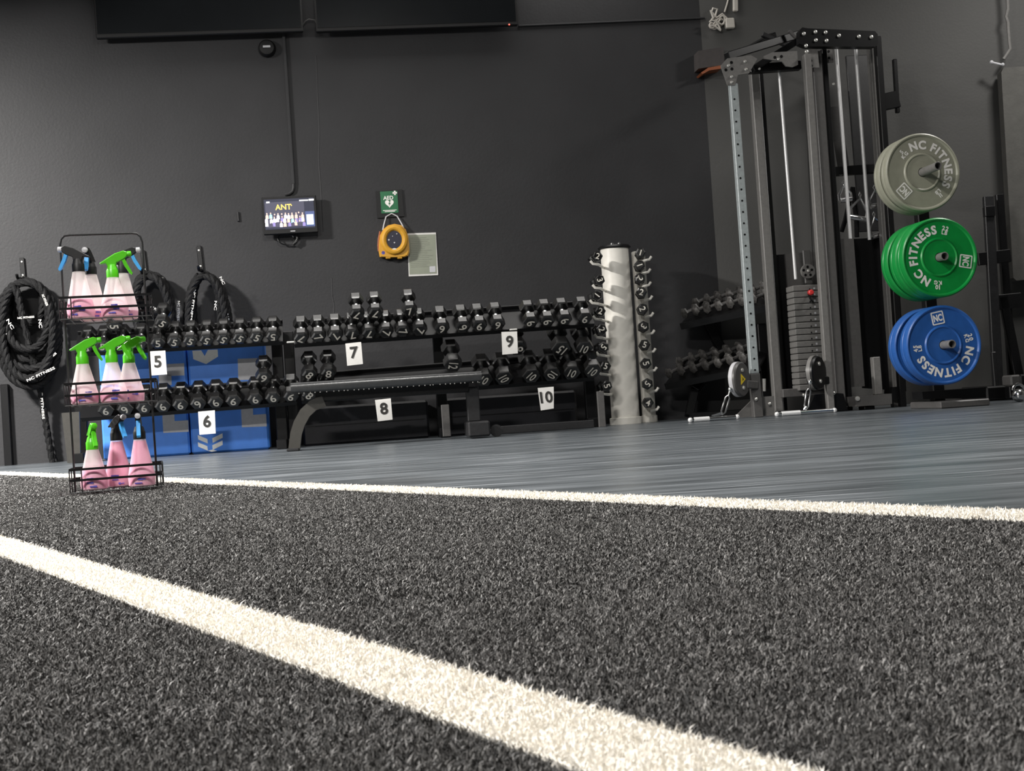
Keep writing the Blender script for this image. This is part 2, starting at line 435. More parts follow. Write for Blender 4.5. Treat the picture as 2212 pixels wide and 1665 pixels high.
poly = [Vector((e0.x, e0.y, 0.0)), Vector((e1.x, e1.y, 0.0)), Vector((4.0, -1.5, 0)), Vector((-5.5, -1.5, 0)), Vector((-5.5, 7.4, 0))]
turf.prism(poly, EZ * 0.004)
turf_o = tag(turf.build('turf_carpet', M_BACK), 'charcoal artificial turf mat with cream lines covering the foreground floor', 'turf', kind='stuff')
rng = np.random.default_rng(7)
def scatter():
    out = []
    zones = [(0.36, 0.8, 520000), (0.8, 1.3, 340000), (1.3, 2.1, 170000), (2.1, 3.4, 105000), (3.4, 5.4, 48000), (5.4, 8.6, 19000)]
    half = (W_PX / 2 + 90) / F_PX
    for y0, y1, dens in zones:
        xw = half * y1 + 0.32
        n = int(dens * 2 * xw * (y1 - y0))
        x = rng.uniform(-xw, xw, n); y = rng.uniform(y0, y1, n)
        k = (np.abs(x) < half * y + 0.32)
        x, y = x[k], y[k]
        sc = np.full(len(x), (520000 / dens) ** 0.5)
        out.append(np.stack([x, y, sc], 1))
    a = np.concatenate(out)
    da = ((a[:, 0] - LA[0]) * LA[2] + (a[:, 1] - LA[1]) * LA[3]) * (-s_near)
    dw = (a[:, 0] - WO.x) * EN.x + (a[:, 1] - WO.y) * EN.y
    return a[(da > 0) & (dw > 0.35)]
PTS = scatter()
def sdv(L, jit=0.0):
    return ((PTS[:, 0] - L[0]) * L[2] + (PTS[:, 1] - L[1]) * L[3]) * (-s_near) + rng.normal(0, jit, len(PTS))
far_m = sdv(LB, 0.0025) < 0
near_m = (sdv(LN, 0.0025) > 0) & (sdv(LP, 0.0025) < 0)
def blades(name, P, m, parent, h0, h1, w0, lean):
    n = len(P)
    ang = rng.uniform(0, 2 * np.pi, n); ln = rng.uniform(0.25, 1.0, n) * lean
    h = rng.uniform(h0, h1, n); sc = P[:, 2]
    w = w0 * (0.7 + 0.6 * rng.random(n)) * sc * 0.5
    face = rng.uniform(0, 2 * np.pi, n)
    wx, wy = np.cos(face) * w, np.sin(face) * w
    dx, dy = np.cos(ang), np.sin(ang)
    hl = h * np.minimum(1.0 + (sc - 1) * 0.25, 1.8)
    V = np.zeros((n, 5, 3))
    V[:, 0] = np.stack([P[:, 0] - wx, P[:, 1] - wy, np.full(n, 0.002)], 1)
    V[:, 1] = np.stack([P[:, 0] + wx, P[:, 1] + wy, np.full(n, 0.002)], 1)
    mx, my = P[:, 0] + dx * hl * ln * 0.35, P[:, 1] + dy * hl * ln * 0.35
    V[:, 2] = np.stack([mx + wx * 0.9, my + wy * 0.9, 0.002 + h * 0.62], 1)
    V[:, 3] = np.stack([mx - wx * 0.9, my - wy * 0.9, 0.002 + h * 0.62], 1)
    cu = rng.uniform(-0.25, 0.8, n)
    V[:, 4] = np.stack([mx + dx * hl * ln * cu, my + dy * hl * ln * cu, 0.002 + h * rng.uniform(0.72, 1.0, n)], 1)
    me = bpy.data.meshes.new(name)
    me.vertices.add(n * 5); me.vertices.foreach_set('co', V.reshape(-1).astype(np.float32))
    base = (np.arange(n) * 5)[:, None]
    li = np.concatenate([base + np.array([[0, 1, 2, 3]]), base + np.array([[3, 2, 4]])], 1).reshape(-1)
    me.loops.add(n * 7); me.loops.foreach_set('vertex_index', li.astype(np.int32))
    me.polygons.add(n * 2)
    ls = np.stack([np.arange(n) * 7, np.arange(n) * 7 + 4], 1).reshape(-1)
    me.polygons.foreach_set('loop_start', ls.astype(np.int32))
    me.update(calc_edges=True); me.validate()
    at = me.attributes.new('shade', 'FLOAT', 'POINT')
    sh = rng.random(n) ** 2.2
    at.data.foreach_set('value', np.repeat(sh, 5).astype(np.float32))
    me.materials.append(m)
    o = bpy.data.objects.new(name, me); COL.objects.link(o); o.parent = parent
    return o
b = blades('turf_pile', PTS[~(far_m | near_m)], M_BLADE, turf_o, 0.0035, 0.0075, 0.00085, 1.25); b['kind'] = 'stuff'
def strip(a, b_, c, d, z):
    return [Vector((p.x, p.y, z)) for p in (a, b_, c, d)]
lf = MB().prism(strip(*ext(A0, A1, -0.05, 2.6), *reversed(ext(B0, B1, -0.05, 2.6)), 0.0041), EZ * 0.002).build('white_line', M_BACKW, turf_o)
lf['label'] = 'thin cream line along the far edge of the turf'
lf['kind'] = 'stuff'
bl = blades('line_pile', PTS[far_m], M_BLADEW, lf, 0.006, 0.0115, 0.0013, 0.9); bl['kind'] = 'stuff'
ln_ = MB().prism(strip(*ext(N0, N1, -0.8, 0.6), *reversed(ext(P0, P1, -0.8, 0.9)), 0.0041), EZ * 0.002).build('white_line', M_BACKW, turf_o)
ln_['label'] = 'broad cream line crossing the foreground turf diagonally'
ln_['kind'] = 'stuff'
bl = blades('line_pile', PTS[near_m], M_BLADEW, ln_, 0.006, 0.0098, 0.0012, 1.1); bl['kind'] = 'stuff'

# ------------------------------------------------------------------ on the back wall
def wtv(name, label, x0, x1, y0, y1, led=None):
    bl_, br_ = on_wall(x0, y0, 0.10), on_wall(x1, y1, 0.10)
    wid = (br_ - bl_).length; x = (br_ - bl_).normalized(); hgt = wid * 0.575
    c = (bl_ + br_) / 2 + EZ * hgt / 2
    t = thing(name, label, 'television', drop(c - EN * 0.06, bl_.z), WALL_A, 'wall televisions along the top')
    MB().obox(c - EN * 0.02, x * wid / 2, EN * 0.02, EZ * hgt / 2, 0.006).build('case', M_MATT, t)
    MB().obox(c + EN * 0.0005 + EZ * 0.01, x * (wid / 2 - 0.012), EN * 0.0015, EZ * (hgt / 2 - 0.018)).build('screen', M_SCREEN, t)
    MB().obox(c - EN * 0.06, x * 0.3, EN * 0.045, EZ * 0.2).build('wall_bracket', M_DARK, t)
    if led: MB().ball(on_wall(led[0], led[1], 0.103), 0.006, 8).build('standby_light', mat('standby_red', (1, 0.12, 0.08), 0.4, noise=0.02, emit=2.0), t)
    return t
wtv('wall_television', 'big switched-off flat television at the top left of the charcoal wall', 207, 655, 83, 68)
wtv('wall_television', 'big switched-off flat television with red standby light, right of the other one', 683, 1119, 69, 54, (1100, 53))
mb = MB(); mb.tube([on_wall(x, y, d) for x, y, d in ((652, 58, 0.03), (660, 46, 0.04), (667, 42, 0.04), (680, 44, 0.03), (690, 60, 0.03), (700, 64, 0.03))], 0.006, 7)
tag(mb.build('television_cable', M_MGREY), 'loose grey cable in the gap between the two wall televisions', 'cable')

t = thing('wall_sensor', 'round black sensor puck on wall under the left television', 'sensor', on_wall(577, 106, 0), WALL_A)
c = on_wall(577, 106, 0)
MB().lathe([(0.058, 0), (0.060, 0.01), (0.057, 0.03), (0.047, 0.045), (0.02, 0.05), (0.001, 0.05)], c, EN, 28).build('housing', M_MATT, t)
mb = MB(); mb.wbox(c + EN * 0.052 + EZ * 0.004, 0.05, 0.003, 0.014, 0.001); mb.build('label_plate', M_LGREY, t)

# wall tablet
DT = 0.075
q = [on_wall(564, 427, DT), on_wall(682, 420, DT), on_wall(688, 502, DT), on_wall(570, 507, DT)]
cc = sum(q, Vector()) / 4; tw = ((q[1] - q[0]).length + (q[2] - q[3]).length) / 2; th = ((q[0] - q[3]).length + (q[1] - q[2]).length) / 2
tx = ((q[1] - q[0]) + (q[2] - q[3])).normalized(); tz = EN.cross(tx) * -1
if tz.z < 0: tz = -tz
t = thing('wall_display', 'small lit screen in black case on wall showing a group picture', 'screen', cc - EN * DT, WALL_A)
MB().obox(cc - EN * 0.014, tx * tw / 2, EN * 0.016, tz * th / 2, 0.005).build('case', M_MATT, t)
MB().wbox(cc - EN * 0.05, 0.12, 0.044, 0.12, 0.004).build('wall_bracket', M_DARK, t)
def tp(u, v, o=0.0): return cc + tx * (u * tw) + tz * (v * th) + EN * (0.003 + o)   # u,v in -0.5..0.5
def em(name, c, e=1.0): return mat(name, c, 0.4, noise=0.02, emit=e)
scr = MB().obox(tp(-0.005, 0.03), tx * tw * 0.455, EN * 0.001, tz * th * 0.40).build('screen', em('screen_dark_glow', (0.012, 0.014, 0.03)), t)
mb = MB(); mb.obox(tp(-0.085, 0.02, 0.001), tx * tw * 0.355, EN * 0.0006, tz * th * 0.335); mb.build('shown_picture', em('picture_backdrop', (0.045, 0.045, 0.07)), scr)
rg = random.Random(5)
fig = MB(); PC = [em('picture_white', (0.85, 0.80, 0.92)), em('picture_skin', (0.62, 0.42, 0.36)), em('picture_violet', (0.22, 0.18, 0.40)), em('picture_shadow', (0.05, 0.045, 0.08)), em('picture_cyan', (0.30, 0.62, 0.75))]
for row in range(3):
    for i in range(11):
        u = -0.42 + i * 0.066 + rg.uniform(-0.012, 0.012); v = -0.03 - row * 0.105 + rg.uniform(-0.02, 0.02); k = rg.choice([0, 0, 2, 3, 0, 4, 1])
        fig.prism([tp(u + a * 0.028, v + b_ * 0.062, 0.0018 + row * 0.0003) for a, b_ in ((-1, -1), (1, -1), (0.9, 0.4), (0.3, 0.8), (-0.3, 0.8), (-0.9, 0.4))], EN * 0.0002, k)
        hc = tp(u, v + 0.075, 0.0019 + row * 0.0003)
        fig.prism([hc + tx * (0.0048 * math.cos(a)) + tz * (0.006 * math.sin(a)) for a in [2 * math.pi * j / 8 for j in range(8)]], EN * 0.0002, 1)
fig.build('shown_people', PC, scr)
mb = MB(); add_text(mb, 'ANT', tp(-0.11, 0.215, 0.0022), tx, tz, 0.052, 0.014)
mb.prism([tp(0.04, 0.245, 0.0022) + tx * (0.004 * math.cos(a)) + tz * (0.004 * math.sin(a)) for a in [2 * math.pi * j / 8 for j in range(8)]], EN * 0.0002)
mb.build('shown_wordmark', em('picture_gold', (0.85, 0.60, 0.12)), scr)
mb = MB()
mb.obox(tp(-0.385, 0.355, 0.0018), tx * 0.011, EN * 0.0003, tz * 0.005); mb.obox(tp(0.27, 0.365, 0.0018), tx * 0.03, EN * 0.0003, tz * 0.004); mb.obox(tp(0.41, 0.372, 0.0018), tx * 0.017, EN * 0.0003, tz * 0.006, 0)
mb.build('shown_menu_bar', em('picture_menu', (0.8, 0.82, 0.85)), scr)
mb = MB(); mb.obox(tp(0.365, -0.13, 0.0012), tx * tw * 0.085, EN * 0.0006, tz * th * 0.20); mb.build('shown_side_panel', em('picture_panel', (0.05, 0.07, 0.17)), scr)
mb = MB(); mb.obox(tp(0.365, -0.15, 0.0022), tx * tw * 0.062, EN * 0.0004, tz * th * 0.135, 0); mb.build('shown_card', em('picture_card', (0.72, 0.88, 0.92)), scr)
mb = MB(); add_text(mb, 'hp', tp(0.035, -0.43, 0.0002), tx, tz, 0.016); 
mb = MB(); mb.obox(tp(0.035, -0.435, 0.0), tx * 0.016, EN * 0.001, tz * 0.003, 0); mb.build('badge', M_LGREY, t)
mb = MB()
ring = [on_wall(622 + 22 * math.cos(a), 515 + 14 * math.sin(a), 0.03 + 0.01 * math.sin(3 * a)) for a in [math.pi * 2 * i / 26 - 1.3 for i in range(24)]]
mb.tube([on_wall(634, 513, 0.05)] + ring + [on_wall(642, 512, 0.03), on_wall(644, 510, 0.04)], 0.0045, 7)
mb.tube([on_wall(x, y, 0.03) for x, y in ((640, 508), (643, 514), (640, 521), (633, 529))], 0.011, 8)
tag(mb.build('power_cable', M_MATT), 'looped black power cable hanging under the small wall screen', 'cable')

tag(MB().bar(on_wall(513, 457, 0.008), on_wall(515, 478, 0.008), 0.016, 0.014, EX, 0.003).build('wall_clip', M_DARK), 'small dark clip fixed to the wall left of the lit screen', 'clip')
# AED sign, AED case and notice
q = [on_wall(811, 413, 0.012), on_wall(868, 409, 0.012), on_wall(873, 467, 0.012), on_wall(815, 471, 0.012)]
t = thing('aed_sign', 'green AED sign with white heart on black board, on wall', 'sign', sum(q, Vector()) / 4 - EN * 0.012, WALL_A)
MB().prism([p - EN * 0.011 for p in q], EN * 0.011).build('backing_board', M_MATT, t)
g = [on_wall(821, 414, 0.016), on_wall(858, 412, 0.016), on_wall(861, 459, 0.016), on_wall(824, 461, 0.016)]
gp = MB().prism([p - EN * 0.004 for p in g], EN * 0.004).build('green_panel', M_GREEN, t)
gc = sum(g, Vector()) / 4; gx = (g[1] - g[0]).normalized(); gz = (g[0] - g[3]).normalized(); gw = (g[1] - g[0]).length; gh = (g[0] - g[3]).length
def gp_(u, v, o=0.001): return gc + gx * (u * gw) + gz * (v * gh) + EN * o
mb = MB(); add_text(mb, 'AED', gp_(-0.05, 0.20), gx, gz, 0.036, 0.022); mb.build('lettering', M_WHITE, gp)
hp = []
for i in range(36):
    a = 2 * math.pi * i / 36; hx = 16 * math.sin(a) ** 3; hz = 13 * math.cos(a) - 5 * math.cos(2 * a) - 2 * math.cos(3 * a) - math.cos(4 * a)
    hp.append(gp_(-0.0 + hx / 16 * 0.255, -0.055 + hz / 16 * 0.20))
heart = MB().prism(hp, EN * 0.0006).build('heart', M_WHITE, gp)
bolt = [(0.03, 0.10), (-0.07, -0.07), (0.0, -0.06), (-0.03, -0.17), (0.075, -0.005), (0.005, -0.015), (0.08, 0.10)]
MB().prism([gp_(u, v - 0.03, 0.0018) for u, v in bolt], EN * 0.0005).build('lightning_bolt', M_GREEN, heart)
mb = MB()
for a, b_ in ((0.030, 0.011), (0.011, 0.030)): mb.obox(gp_(0.35, 0.41, 0.0012), gx * a * 0.5, EN * 0.0004, gz * b_ * 0.5)
mb.build('white_cross', M_WHITE, gp)
mb = MB()
for v, w in ((-0.375, 0.40), (-0.43, 0.30)): mb.obox(gp_(0, v), gx * gw * w, EN * 0.0003, gz * 0.0022)
mb.build('small_print', M_WHITE, gp)

DA = 0.055
t = thing('defibrillator', 'yellow portable defibrillator with navy oval panel hanging under the AED sign', 'defibrillator', on_wall(852, 524, 0), WALL_A)
def ap(x, y, d=DA): return on_wall(x, y, d)
out = [(820, 556), (818, 545), (818, 528), (820, 510), (827, 497), (838, 488), (852, 485), (866, 488), (876, 497), (881, 511), (883, 528), (884, 545), (881, 553), (874, 556), (862, 557), (842, 557.5)]
mb = MB(); mb.prism([ap(x, y, 0.012) for x, y in out], EN * 0.035)
ins = [(852 + (x - 852) * 0.93, 524 + (y - 524) * 0.94) for x, y in out]; mb.prism([ap(x, y, 0.04) for x, y in ins], EN * 0.014)
mb.build('case', M_YELLOW, t)
ell = lambda rx, ry, d, n=30, cx=851.5, cy=518: [ap(cx + rx * math.cos(2 * math.pi * i / n), cy + ry * math.sin(2 * math.pi * i / n), d) for i in range(n)]
MB().tube(ell(23, 26, 0.056), 0.021, 10, closed=True).build('ring_rim', M_YELLOW, t)
pn = MB().prism(ell(17.5, 20, 0.054), EN * 0.008).build('control_panel', M_NAVY, t)
mb = MB()
for x, y, r in ((840, 518, 0.006), (852, 524, 0.005), (857, 505, 0.004), (848, 510, 0.003)): mb.lathe([(r, 0), (r, 0.003), (0.0005, 0.003)], ap(x, y, 0.062), EN, 12)
mb.build('button', M_LGREY, pn)
MB().prism(ell(6, 4.5, 0.066, 18, 852, 540.5), EN * 0.004).build('tab', M_PAPER, t)
mb = MB(); mb.lathe([(0.012, 0), (0.012, 0.004), (0.0005, 0.004)], ap(828, 546, 0.05), EN, 14); mb.build('badge', M_BLPR, t)
for x in (838.5, 863.5):
    MB().wbox(ap(x, 556, 0.03), 0.034, 0.04, 0.02, 0.004).build('foot', M_YELLOW, t)
mb = MB(); mb.tube([ap(821, 500, 0.02), ap(818, 515, 0.03), ap(817, 530, 0.03), ap(818, 543, 0.03)], 0.006, 7); mb.build('side_grip', M_ORANGE, t)
mb = MB(); mb.tube([ap(827, 497, 0.04), ap(829, 486, 0.03), ap(834, 468, 0.018), ap(846, 461, 0.02), ap(858, 467, 0.018), ap(868, 484, 0.03), ap(874, 497, 0.04)], 0.0045, 7); mb.build('hanging_cord', M_LGREY, t)

q = [on_wall(880, 504, 0.006), on_wall(941.5, 502, 0.006), on_wall(946.5, 594, 0.006), on_wall(883, 597, 0.006)]
t = thing('wall_notice', 'pale green laminated notice sheet on wall right of the yellow defibrillator', 'notice', sum(q, Vector()) / 4 - EN * 0.006, WALL_A)
MB().prism([p - EN * 0.005 for p in q], EN * 0.005).build('laminate', M_PAPER, t)
nc = sum(q, Vector()) / 4; nx = (q[1] - q[0]).normalized(); nz = (q[0] - q[3]).normalized()
sh = MB().obox(nc + EN * 0.0005, nx * 0.094, EN * 0.0006, nz * 0.136).build('sheet', M_SHEET, t)
mb = MB(); rg = random.Random(3)
for i in range(17):
    w = rg.uniform(0.05, 0.078); mb.obox(nc + EN * 0.0014 + nz * (0.115 - i * 0.0125) - nx * (0.083 - w), nx * w, EN * 0.0003, nz * 0.0018)
mb.build('printed_lines', mat('print_grey', (0.20, 0.21, 0.17), 0.6, noise=0.05, nscale=90), sh)
mb = MB(); mb.obox(nc + EN * 0.0014 - nz * 0.105 + nx * 0.065, nx * 0.02, EN * 0.0003, nz * 0.02); mb.build('stamp', M_LGREY, sh)

# white router and its cables, at the top of the corner
t = thing('network_box', 'tangle of white network boxes and leads at the top of the corner', 'network box', on_wall(1560, 45, 0), WALL_A)
def nb(x, y, d=0.06): return on_wall(x, y, d)
mb = MB(); mb.bar(nb(1575, 40), nb(1577, 62), 0.065, 0.04, EX, 0.006); mb.build('power_adapter', M_CABLEW, t)
mb = MB(); mb.bar(nb(1588, 0 - 60), nb(1588.5, 25), 0.034, 0.03, EX, 0.005); mb.build('conduit_end', M_CABLEW, t)
mb = MB(); rg = random.Random(11)
for k in range(5):
    cx, cy = 1550 + rg.uniform(-8, 8), 50 + rg.uniform(-8, 8); r = rg.uniform(9, 17)
    mb.tube([nb(cx + r * 0.9 * math.cos(a + k), cy + r * 0.6 * math.sin(a) - 4 * math.sin(2 * a), 0.03 + 0.012 * k) for a in [i * 0.35 for i in range(15)]], 0.0062, 6)
mb.tube([nb(x, y, 0.04) for x, y in ((1535, 22), (1541, 40), (1545, 34), (1549, 20), (1540, 18), (1537, 26), (1548, 38), (1560, 30), (1570, 40))], 0.008, 6)
mb.tube([nb(x, y, 0.04) for x, y in ((1565, 26), (1570, 10), (1578, -20), (1580, -60))], 0.006, 6)
mb.build('leads', M_CABLEW, t)

# three rope brackets with battle ropes
def rope_bracket(label, x0, y0, x1, y1):
    t = thing('rope_bracket', label, 'bracket', on_wall((x0 + x1) / 2, (y0 + y1) / 2, 0), WALL_A, 'rope brackets on the back wall')
    p, q_ = on_wall(x0, y0, 0.008), on_wall(x1, y1, 0.008)
    MB().bar(p, q_, 0.03, 0.014, EX, 0.002).build('plate', M_BLACK, t)
    for f in (0.18, 0.80):
        c = p.lerp(q_, f) + EN * 0.006; MB().lathe([(0.007, 0), (0.006, 0.004), (0.0005, 0.006)], c, EN, 10).build('screw', M_BOLT, t)
    mb = MB(); e = q_ + EZ * 0.012; mb.tube([e, e + EN * 0.15 - EZ * 0.02, e + EN * 0.17 - EZ * 0.012, e + EN * 0.18 + EZ * 0.004], 0.010, 8); mb.build('hook', M_BLACK, t)
    return t
rope_bracket('black screw plate holding the leftmost battle rope on the wall', 47, 557, 51, 604)
rope_bracket('black screw plate holding the middle battle rope behind the bottle rack', 307.5, 541, 314, 592)
rope_bracket('black screw plate above the right battle rope', 429, 531, 435, 586)
R_ROPE = 0.027
def battle_rope(label, hook, loops, tail=None, extra=(), marks=(), slack=1.0):
    h = on_wall(hook[0], hook[1], 0.09)
    t = thing('battle_rope', label, 'rope', h, WALL_A, 'battle ropes hung on the back wall')
    pts = []
    N = 30
    for i, (cx, wd_, ht, dd) in enumerate(loops):
        for_sq = 0.86
        for j in range(N):
            a = 2 * math.pi * j / N
            sn_ = math.sin(a); f = math.copysign(abs(sn_) ** for_sq, sn_); v = (1 - math.cos(a)) / 2
            px = hook[0] + cx * v + wd_ / 2 * f
            py = hook[1] + ht * v + 3.0 * (i % 2) + 0.066 * 0
            pts.append(on_wall(px, py, dd + 0.012 * f + 0.01 * math.sin(a * 0.5)))
    if tail: pts += [on_wall(x, y, d) for x, y, d in tail]
    # smooth
    for _ in range(2): pts = [pts[0]] + [(pts[i - 1] + pts[i] * 2 + pts[i + 1]) / 4 for i in range(1, len(pts) - 1)] + [pts[-1]]
    # three twisted strands give the laid-rope look
    fine = []
    for i in range(len(pts) - 1):
        for k in range(3): fine.append(pts[i].lerp(pts[i + 1], k / 3))
    fine.append(pts[-1])
    mb = MB(); L = 0.0; ph = [0.0]
    for i in range(1, len(fine)): L += (fine[i] - fine[i - 1]).length; ph.append(L)
    for s_ in range(3):
        st = []
        for i, p in enumerate(fine):
            a = fine[min(i + 1, len(fine) - 1)] - fine[max(i - 1, 0)]
            x, y, z = frame_from(a, EN); q_ = ph[i] / 0.14 * 2 * math.pi + s_ * 2.0944
            st.append(p + x * (0.0105 * math.cos(q_)) + y * (0.0105 * math.sin(q_)))
        mb.tube(st, 0.0165, 7)
    mb.build('rope_body', M_ROPE, t)
    for (x0, y0, x1, y1, d, txt, sz) in marks:
        sz *= 0.8
        mb = MB()
        p, q_ = on_wall(x0, y0, d), on_wall(x1, y1, d); dx = (q_ - p).normalized(); dz = EN.cross(dx)
        if (dx.x < 0) or abs(dx.z) > 0.9: pass
        dz = dx.cross(EN) * -1
        if dz.z < 0 and abs(dz.z) > 0.2: dz = -dz; dx = -dx
        ln2 = (q_ - p).length
        vs, fs = text_geo(txt, 1.0, 0.01); wv = max(v.x for v in vs) * 2
        add_text(mb, txt, (p + q_) / 2, dx, dz, sz, 0.01, sx=ln2 / (wv * sz)); mb.build('sleeve_lettering', M_WHITE, t)
    return t
NC = 'NC FITNESS'
battle_rope('coiled black battle rope with white sleeve lettering on the leftmost bracket', (56, 606),
            [(4, 72, 92, 0.09), (4, 118, 170, 0.13), (8, 128, 206, 0.08), (10, 136, 228, 0.16), (4, 96, 150, 0.20), (8, 130, 190, 0.19), (6, 112, 214, 0.22)],
            [(40, 660, 0.22), (62, 760, 0.21), (84, 806, 0.15), (91, 850, 0.08), (96, 910, 0.06), (106, 945, 0.06), (114, 1003, 0.06)], (),
            [(56, 609, 86, 618, 0.15, NC, 0.026), (92, 636, 102, 660, 0.26, NC, 0.026), (16, 690, 28, 710, 0.25, 'NC', 0.035), (86, 690, 88, 708, 0.26, 'NC', 0.035), (98, 783, 121, 762, 0.25, NC, 0.024), (58, 822, 118, 794, 0.27, NC, 0.03), (88, 836, 94, 905, 0.12, NC, 0.026), (-4, 740, 12, 718, 0.22, 'NC', 0.04), (38, 687, 74, 684, 0.27, NC, 0.022)])
battle_rope('coiled black battle rope half hidden behind the bottle rack', (322, 592),
            [(18, 70, 82, 0.09), (20, 80, 130, 0.13), (20, 82, 168, 0.08), (18, 76, 178, 0.17)], None, (),
            [(318, 591, 352, 602, 0.14, NC, 0.024), (326, 662, 348, 674, 0.2, NC, 0.024), (386, 650, 385, 696, 0.15, NC, 0.026)])
battle_rope('black battle rope hanging in an arch behind the upper dumbbell row', (443, 592),
            [(8, 60, 160, 0.09), (10, 84, 235, 0.14), (16, 96, 250, 0.10)], None, (),
            [(421, 625, 412, 692, 0.15, NC, 0.026), (476, 598, 484, 614, 0.17, 'NC', 0.03), (490, 678, 492, 692, 0.17, 'NC', 0.036), (466, 650, 465, 670, 0.15, 'NC', 0.028)])

# ------------------------------------------------------------------ dumbbells
MB_CACHE = {}
def proto_dumbbell(R, hl, gl, num, fs=1.5):
    key = (round(R, 4), round(hl, 4), num)
    if key in MB_CACHE: return MB_CACHE[key], False
    L = 2 * hl + gl; ap_ = R * math.cos(math.pi / 6)
    t = thing('hex_dumbbell', 'x', 'dumbbell')
    prof = [(R * 0.62, -0.0), (R * 0.70, 0.0), (R * 0.93, 0.004), (R, 0.012), (R, hl - 0.008), (R * 0.86, hl)]
    for sgn in (-1, 1):
        m = MB().lathe([(r, hl - z) for r, z in reversed(prof)], (0, sgn * gl / 2, ap_), (0, sgn, 0), 6)
        m.build('head', M_RUBBER, t, angle=20, local=True)
    g = MB().lathe([(0.013, -gl / 2), (0.0135, -gl / 2 + 0.01), (0.0175, -gl * 0.15), (0.018, 0), (0.0175, gl * 0.15), (0.0135, gl / 2 - 0.01), (0.013, gl / 2)], (0, 0, ap_), (0, 1, 0), 12)
    g.build('handle', M_CHROME, t, local=True)
    mb = MB(); add_text(mb, num, (0, 0, 0), Vector((1, 0, 0)), Vector((0, 0, 1)), R * fs if len(num) < 2 else R * fs * 0.92, 0.012, sx=1.0 if len(num) < 2 else 0.72)
    # glyphs get a little thickness so that they read from the side too
    o = mb.build('painted_number', M_PAINT, t, local=True); o.location = (0, -L / 2 - 0.0012, ap_)
    MB_CACHE[key] = t
    t['used'] = 0
    return t, True
def dumbbell(T, R, hl, gl, num, trot, label, group, tilt=0.47, yaw=0.0, hexroll=0.0):
    p, fresh = proto_dumbbell(R, hl, gl, num)
    if fresh or not p.get('placed'):
        o = p; p['placed'] = 1
    else: o = copy_tree(p)
    L = 2 * hl + gl; ap_ = R * math.cos(math.pi / 6)
    Rm = Matrix.Rotation(WALL_A + yaw, 3, 'Z') @ Matrix.Rotation(tilt, 3, 'X') @ Matrix.Rotation(hexroll, 3, 'Y')
    o.rotation_euler = Rm.to_euler()
    o.location = T - Rm @ Vector((0, -L / 2, ap_))
    for ch in o.children:
        if ch.name.startswith('painted_number'): ch.rotation_euler = (0, math.radians(trot), 0)
    tag(o, label, 'dumbbell', group)
    return o
ORD = ['', 'first', 'second', 'third', 'fourth', 'fifth', 'sixth', 'seventh', 'eighth', 'ninth', 'tenth', 'eleventh', 'twelfth', 'thirteenth', 'fourteenth']
D_R = 0.80
TILT = 0.71
WORD = {'5': 'five', '6': 'six', '7': 'seven', '8': 'eight', '9': 'nine', '10': 'ten', '12': 'twelve', '15': 'fifteen'}
T_DIR = -EN * math.cos(TILT) + EZ * math.sin(TILT)
def tray_plane(x0, y0, x1, y1, d=D_R):
    p, q_ = on_wall(x0, y0, d), on_wall(x1, y1, d); a = (q_ - p).normalized()
    n = a.cross(T_DIR).normalized()
    if n.z < 0: n = -n
    return p, n
PL_5, PL_6 = tray_plane(158, 753, 612, 727), tray_plane(170, 893, 640, 857)
PL_7, PL_10 = tray_plane(634, 733, 1292, 688), tray_plane(648, 853, 1296, 802)
def snap(T, plane, h=0.0):
    # slide a front-face centre vertically until it sits h above the line of the row
    p, n = plane
    k = ((T - p).dot(n) - h) / n.dot(EZ)
    return T - EZ * k
def row(items, R, hl, gl, num, where, group, plane, dR=0.0):
    its = sorted(items, key=lambda a: a[0])
    for i, it in enumerate(its):
        x, y, rot = it[0], it[1], it[2]; n = it[3] if len(it) > 3 else num
        lab = 'hex dumbbell marked %s, %s from left %s' % (WORD[n], ORD[i + 1], where)
        dumbbell(snap(on_wall(x, y, D_R), plane, dR), R, hl, gl, n, rot, lab, group, TILT)
z3 = lambda X, Y: (280 + X / 5.2025, 500 + Y / 5.2025)
z4 = lambda X, Y: (300 + X / 5.2025, 720 + Y / 5.2025)
z5 = lambda X, Y: (620 + X / 5.2025, 620 + Y / 5.2025)
z6 = lambda X, Y: (920 + X / 5.2025, 620 + Y / 5.2025)
W5, W6, W7, W9, W10 = (0.0475, 0.056, 0.064), (0.051, 0.06, 0.067), (0.0495, 0.063, 0.068), (0.0505, 0.066, 0.069), (0.060, 0.072, 0.074)
AP = math.cos(math.pi / 6)
R5 = [(186, 751, 170), (221, 750, 10), (262, 747.5, 90)] + [z3(*a) + (r,) for a, r in (((118, 1292), 182), ((318, 1278), 5), ((503, 1255), 22), ((683, 1248), 28), ((866, 1236), 205), ((1055, 1228), 210), ((1240, 1212), 35), ((1430, 1200), 25), ((1612, 1190), 184))]
row(R5, *W5, '5', 'on the upper shelf over the blue boxes', 'hex dumbbells on the upper shelf of fives', PL_5)
R7 = [z5(*a) + (r,) for a, r in (((160, 578), 205), ((352, 565), 60), ((545, 556), 130), ((735, 545), 170), ((925, 528), 185), ((1112, 516), 110), ((1302, 502), 75), ((1492, 496), 120))]
row(R7, *W7, '7', 'on the upper shelf', 'hex dumbbells on the upper shelf of sevens', PL_7)
R9 = [z6(*a) + (r,) for a, r in (((180, 462), 5), ((416, 452), 55), ((604, 450), 190), ((808, 428), 5), ((1178, 388), 240), ((1366, 382), 245), ((1560, 362), 235), ((1788, 350), 190))]
row(R9, *W9, '9', 'on the upper shelf', 'hex dumbbells on the upper shelf of nines', PL_7)
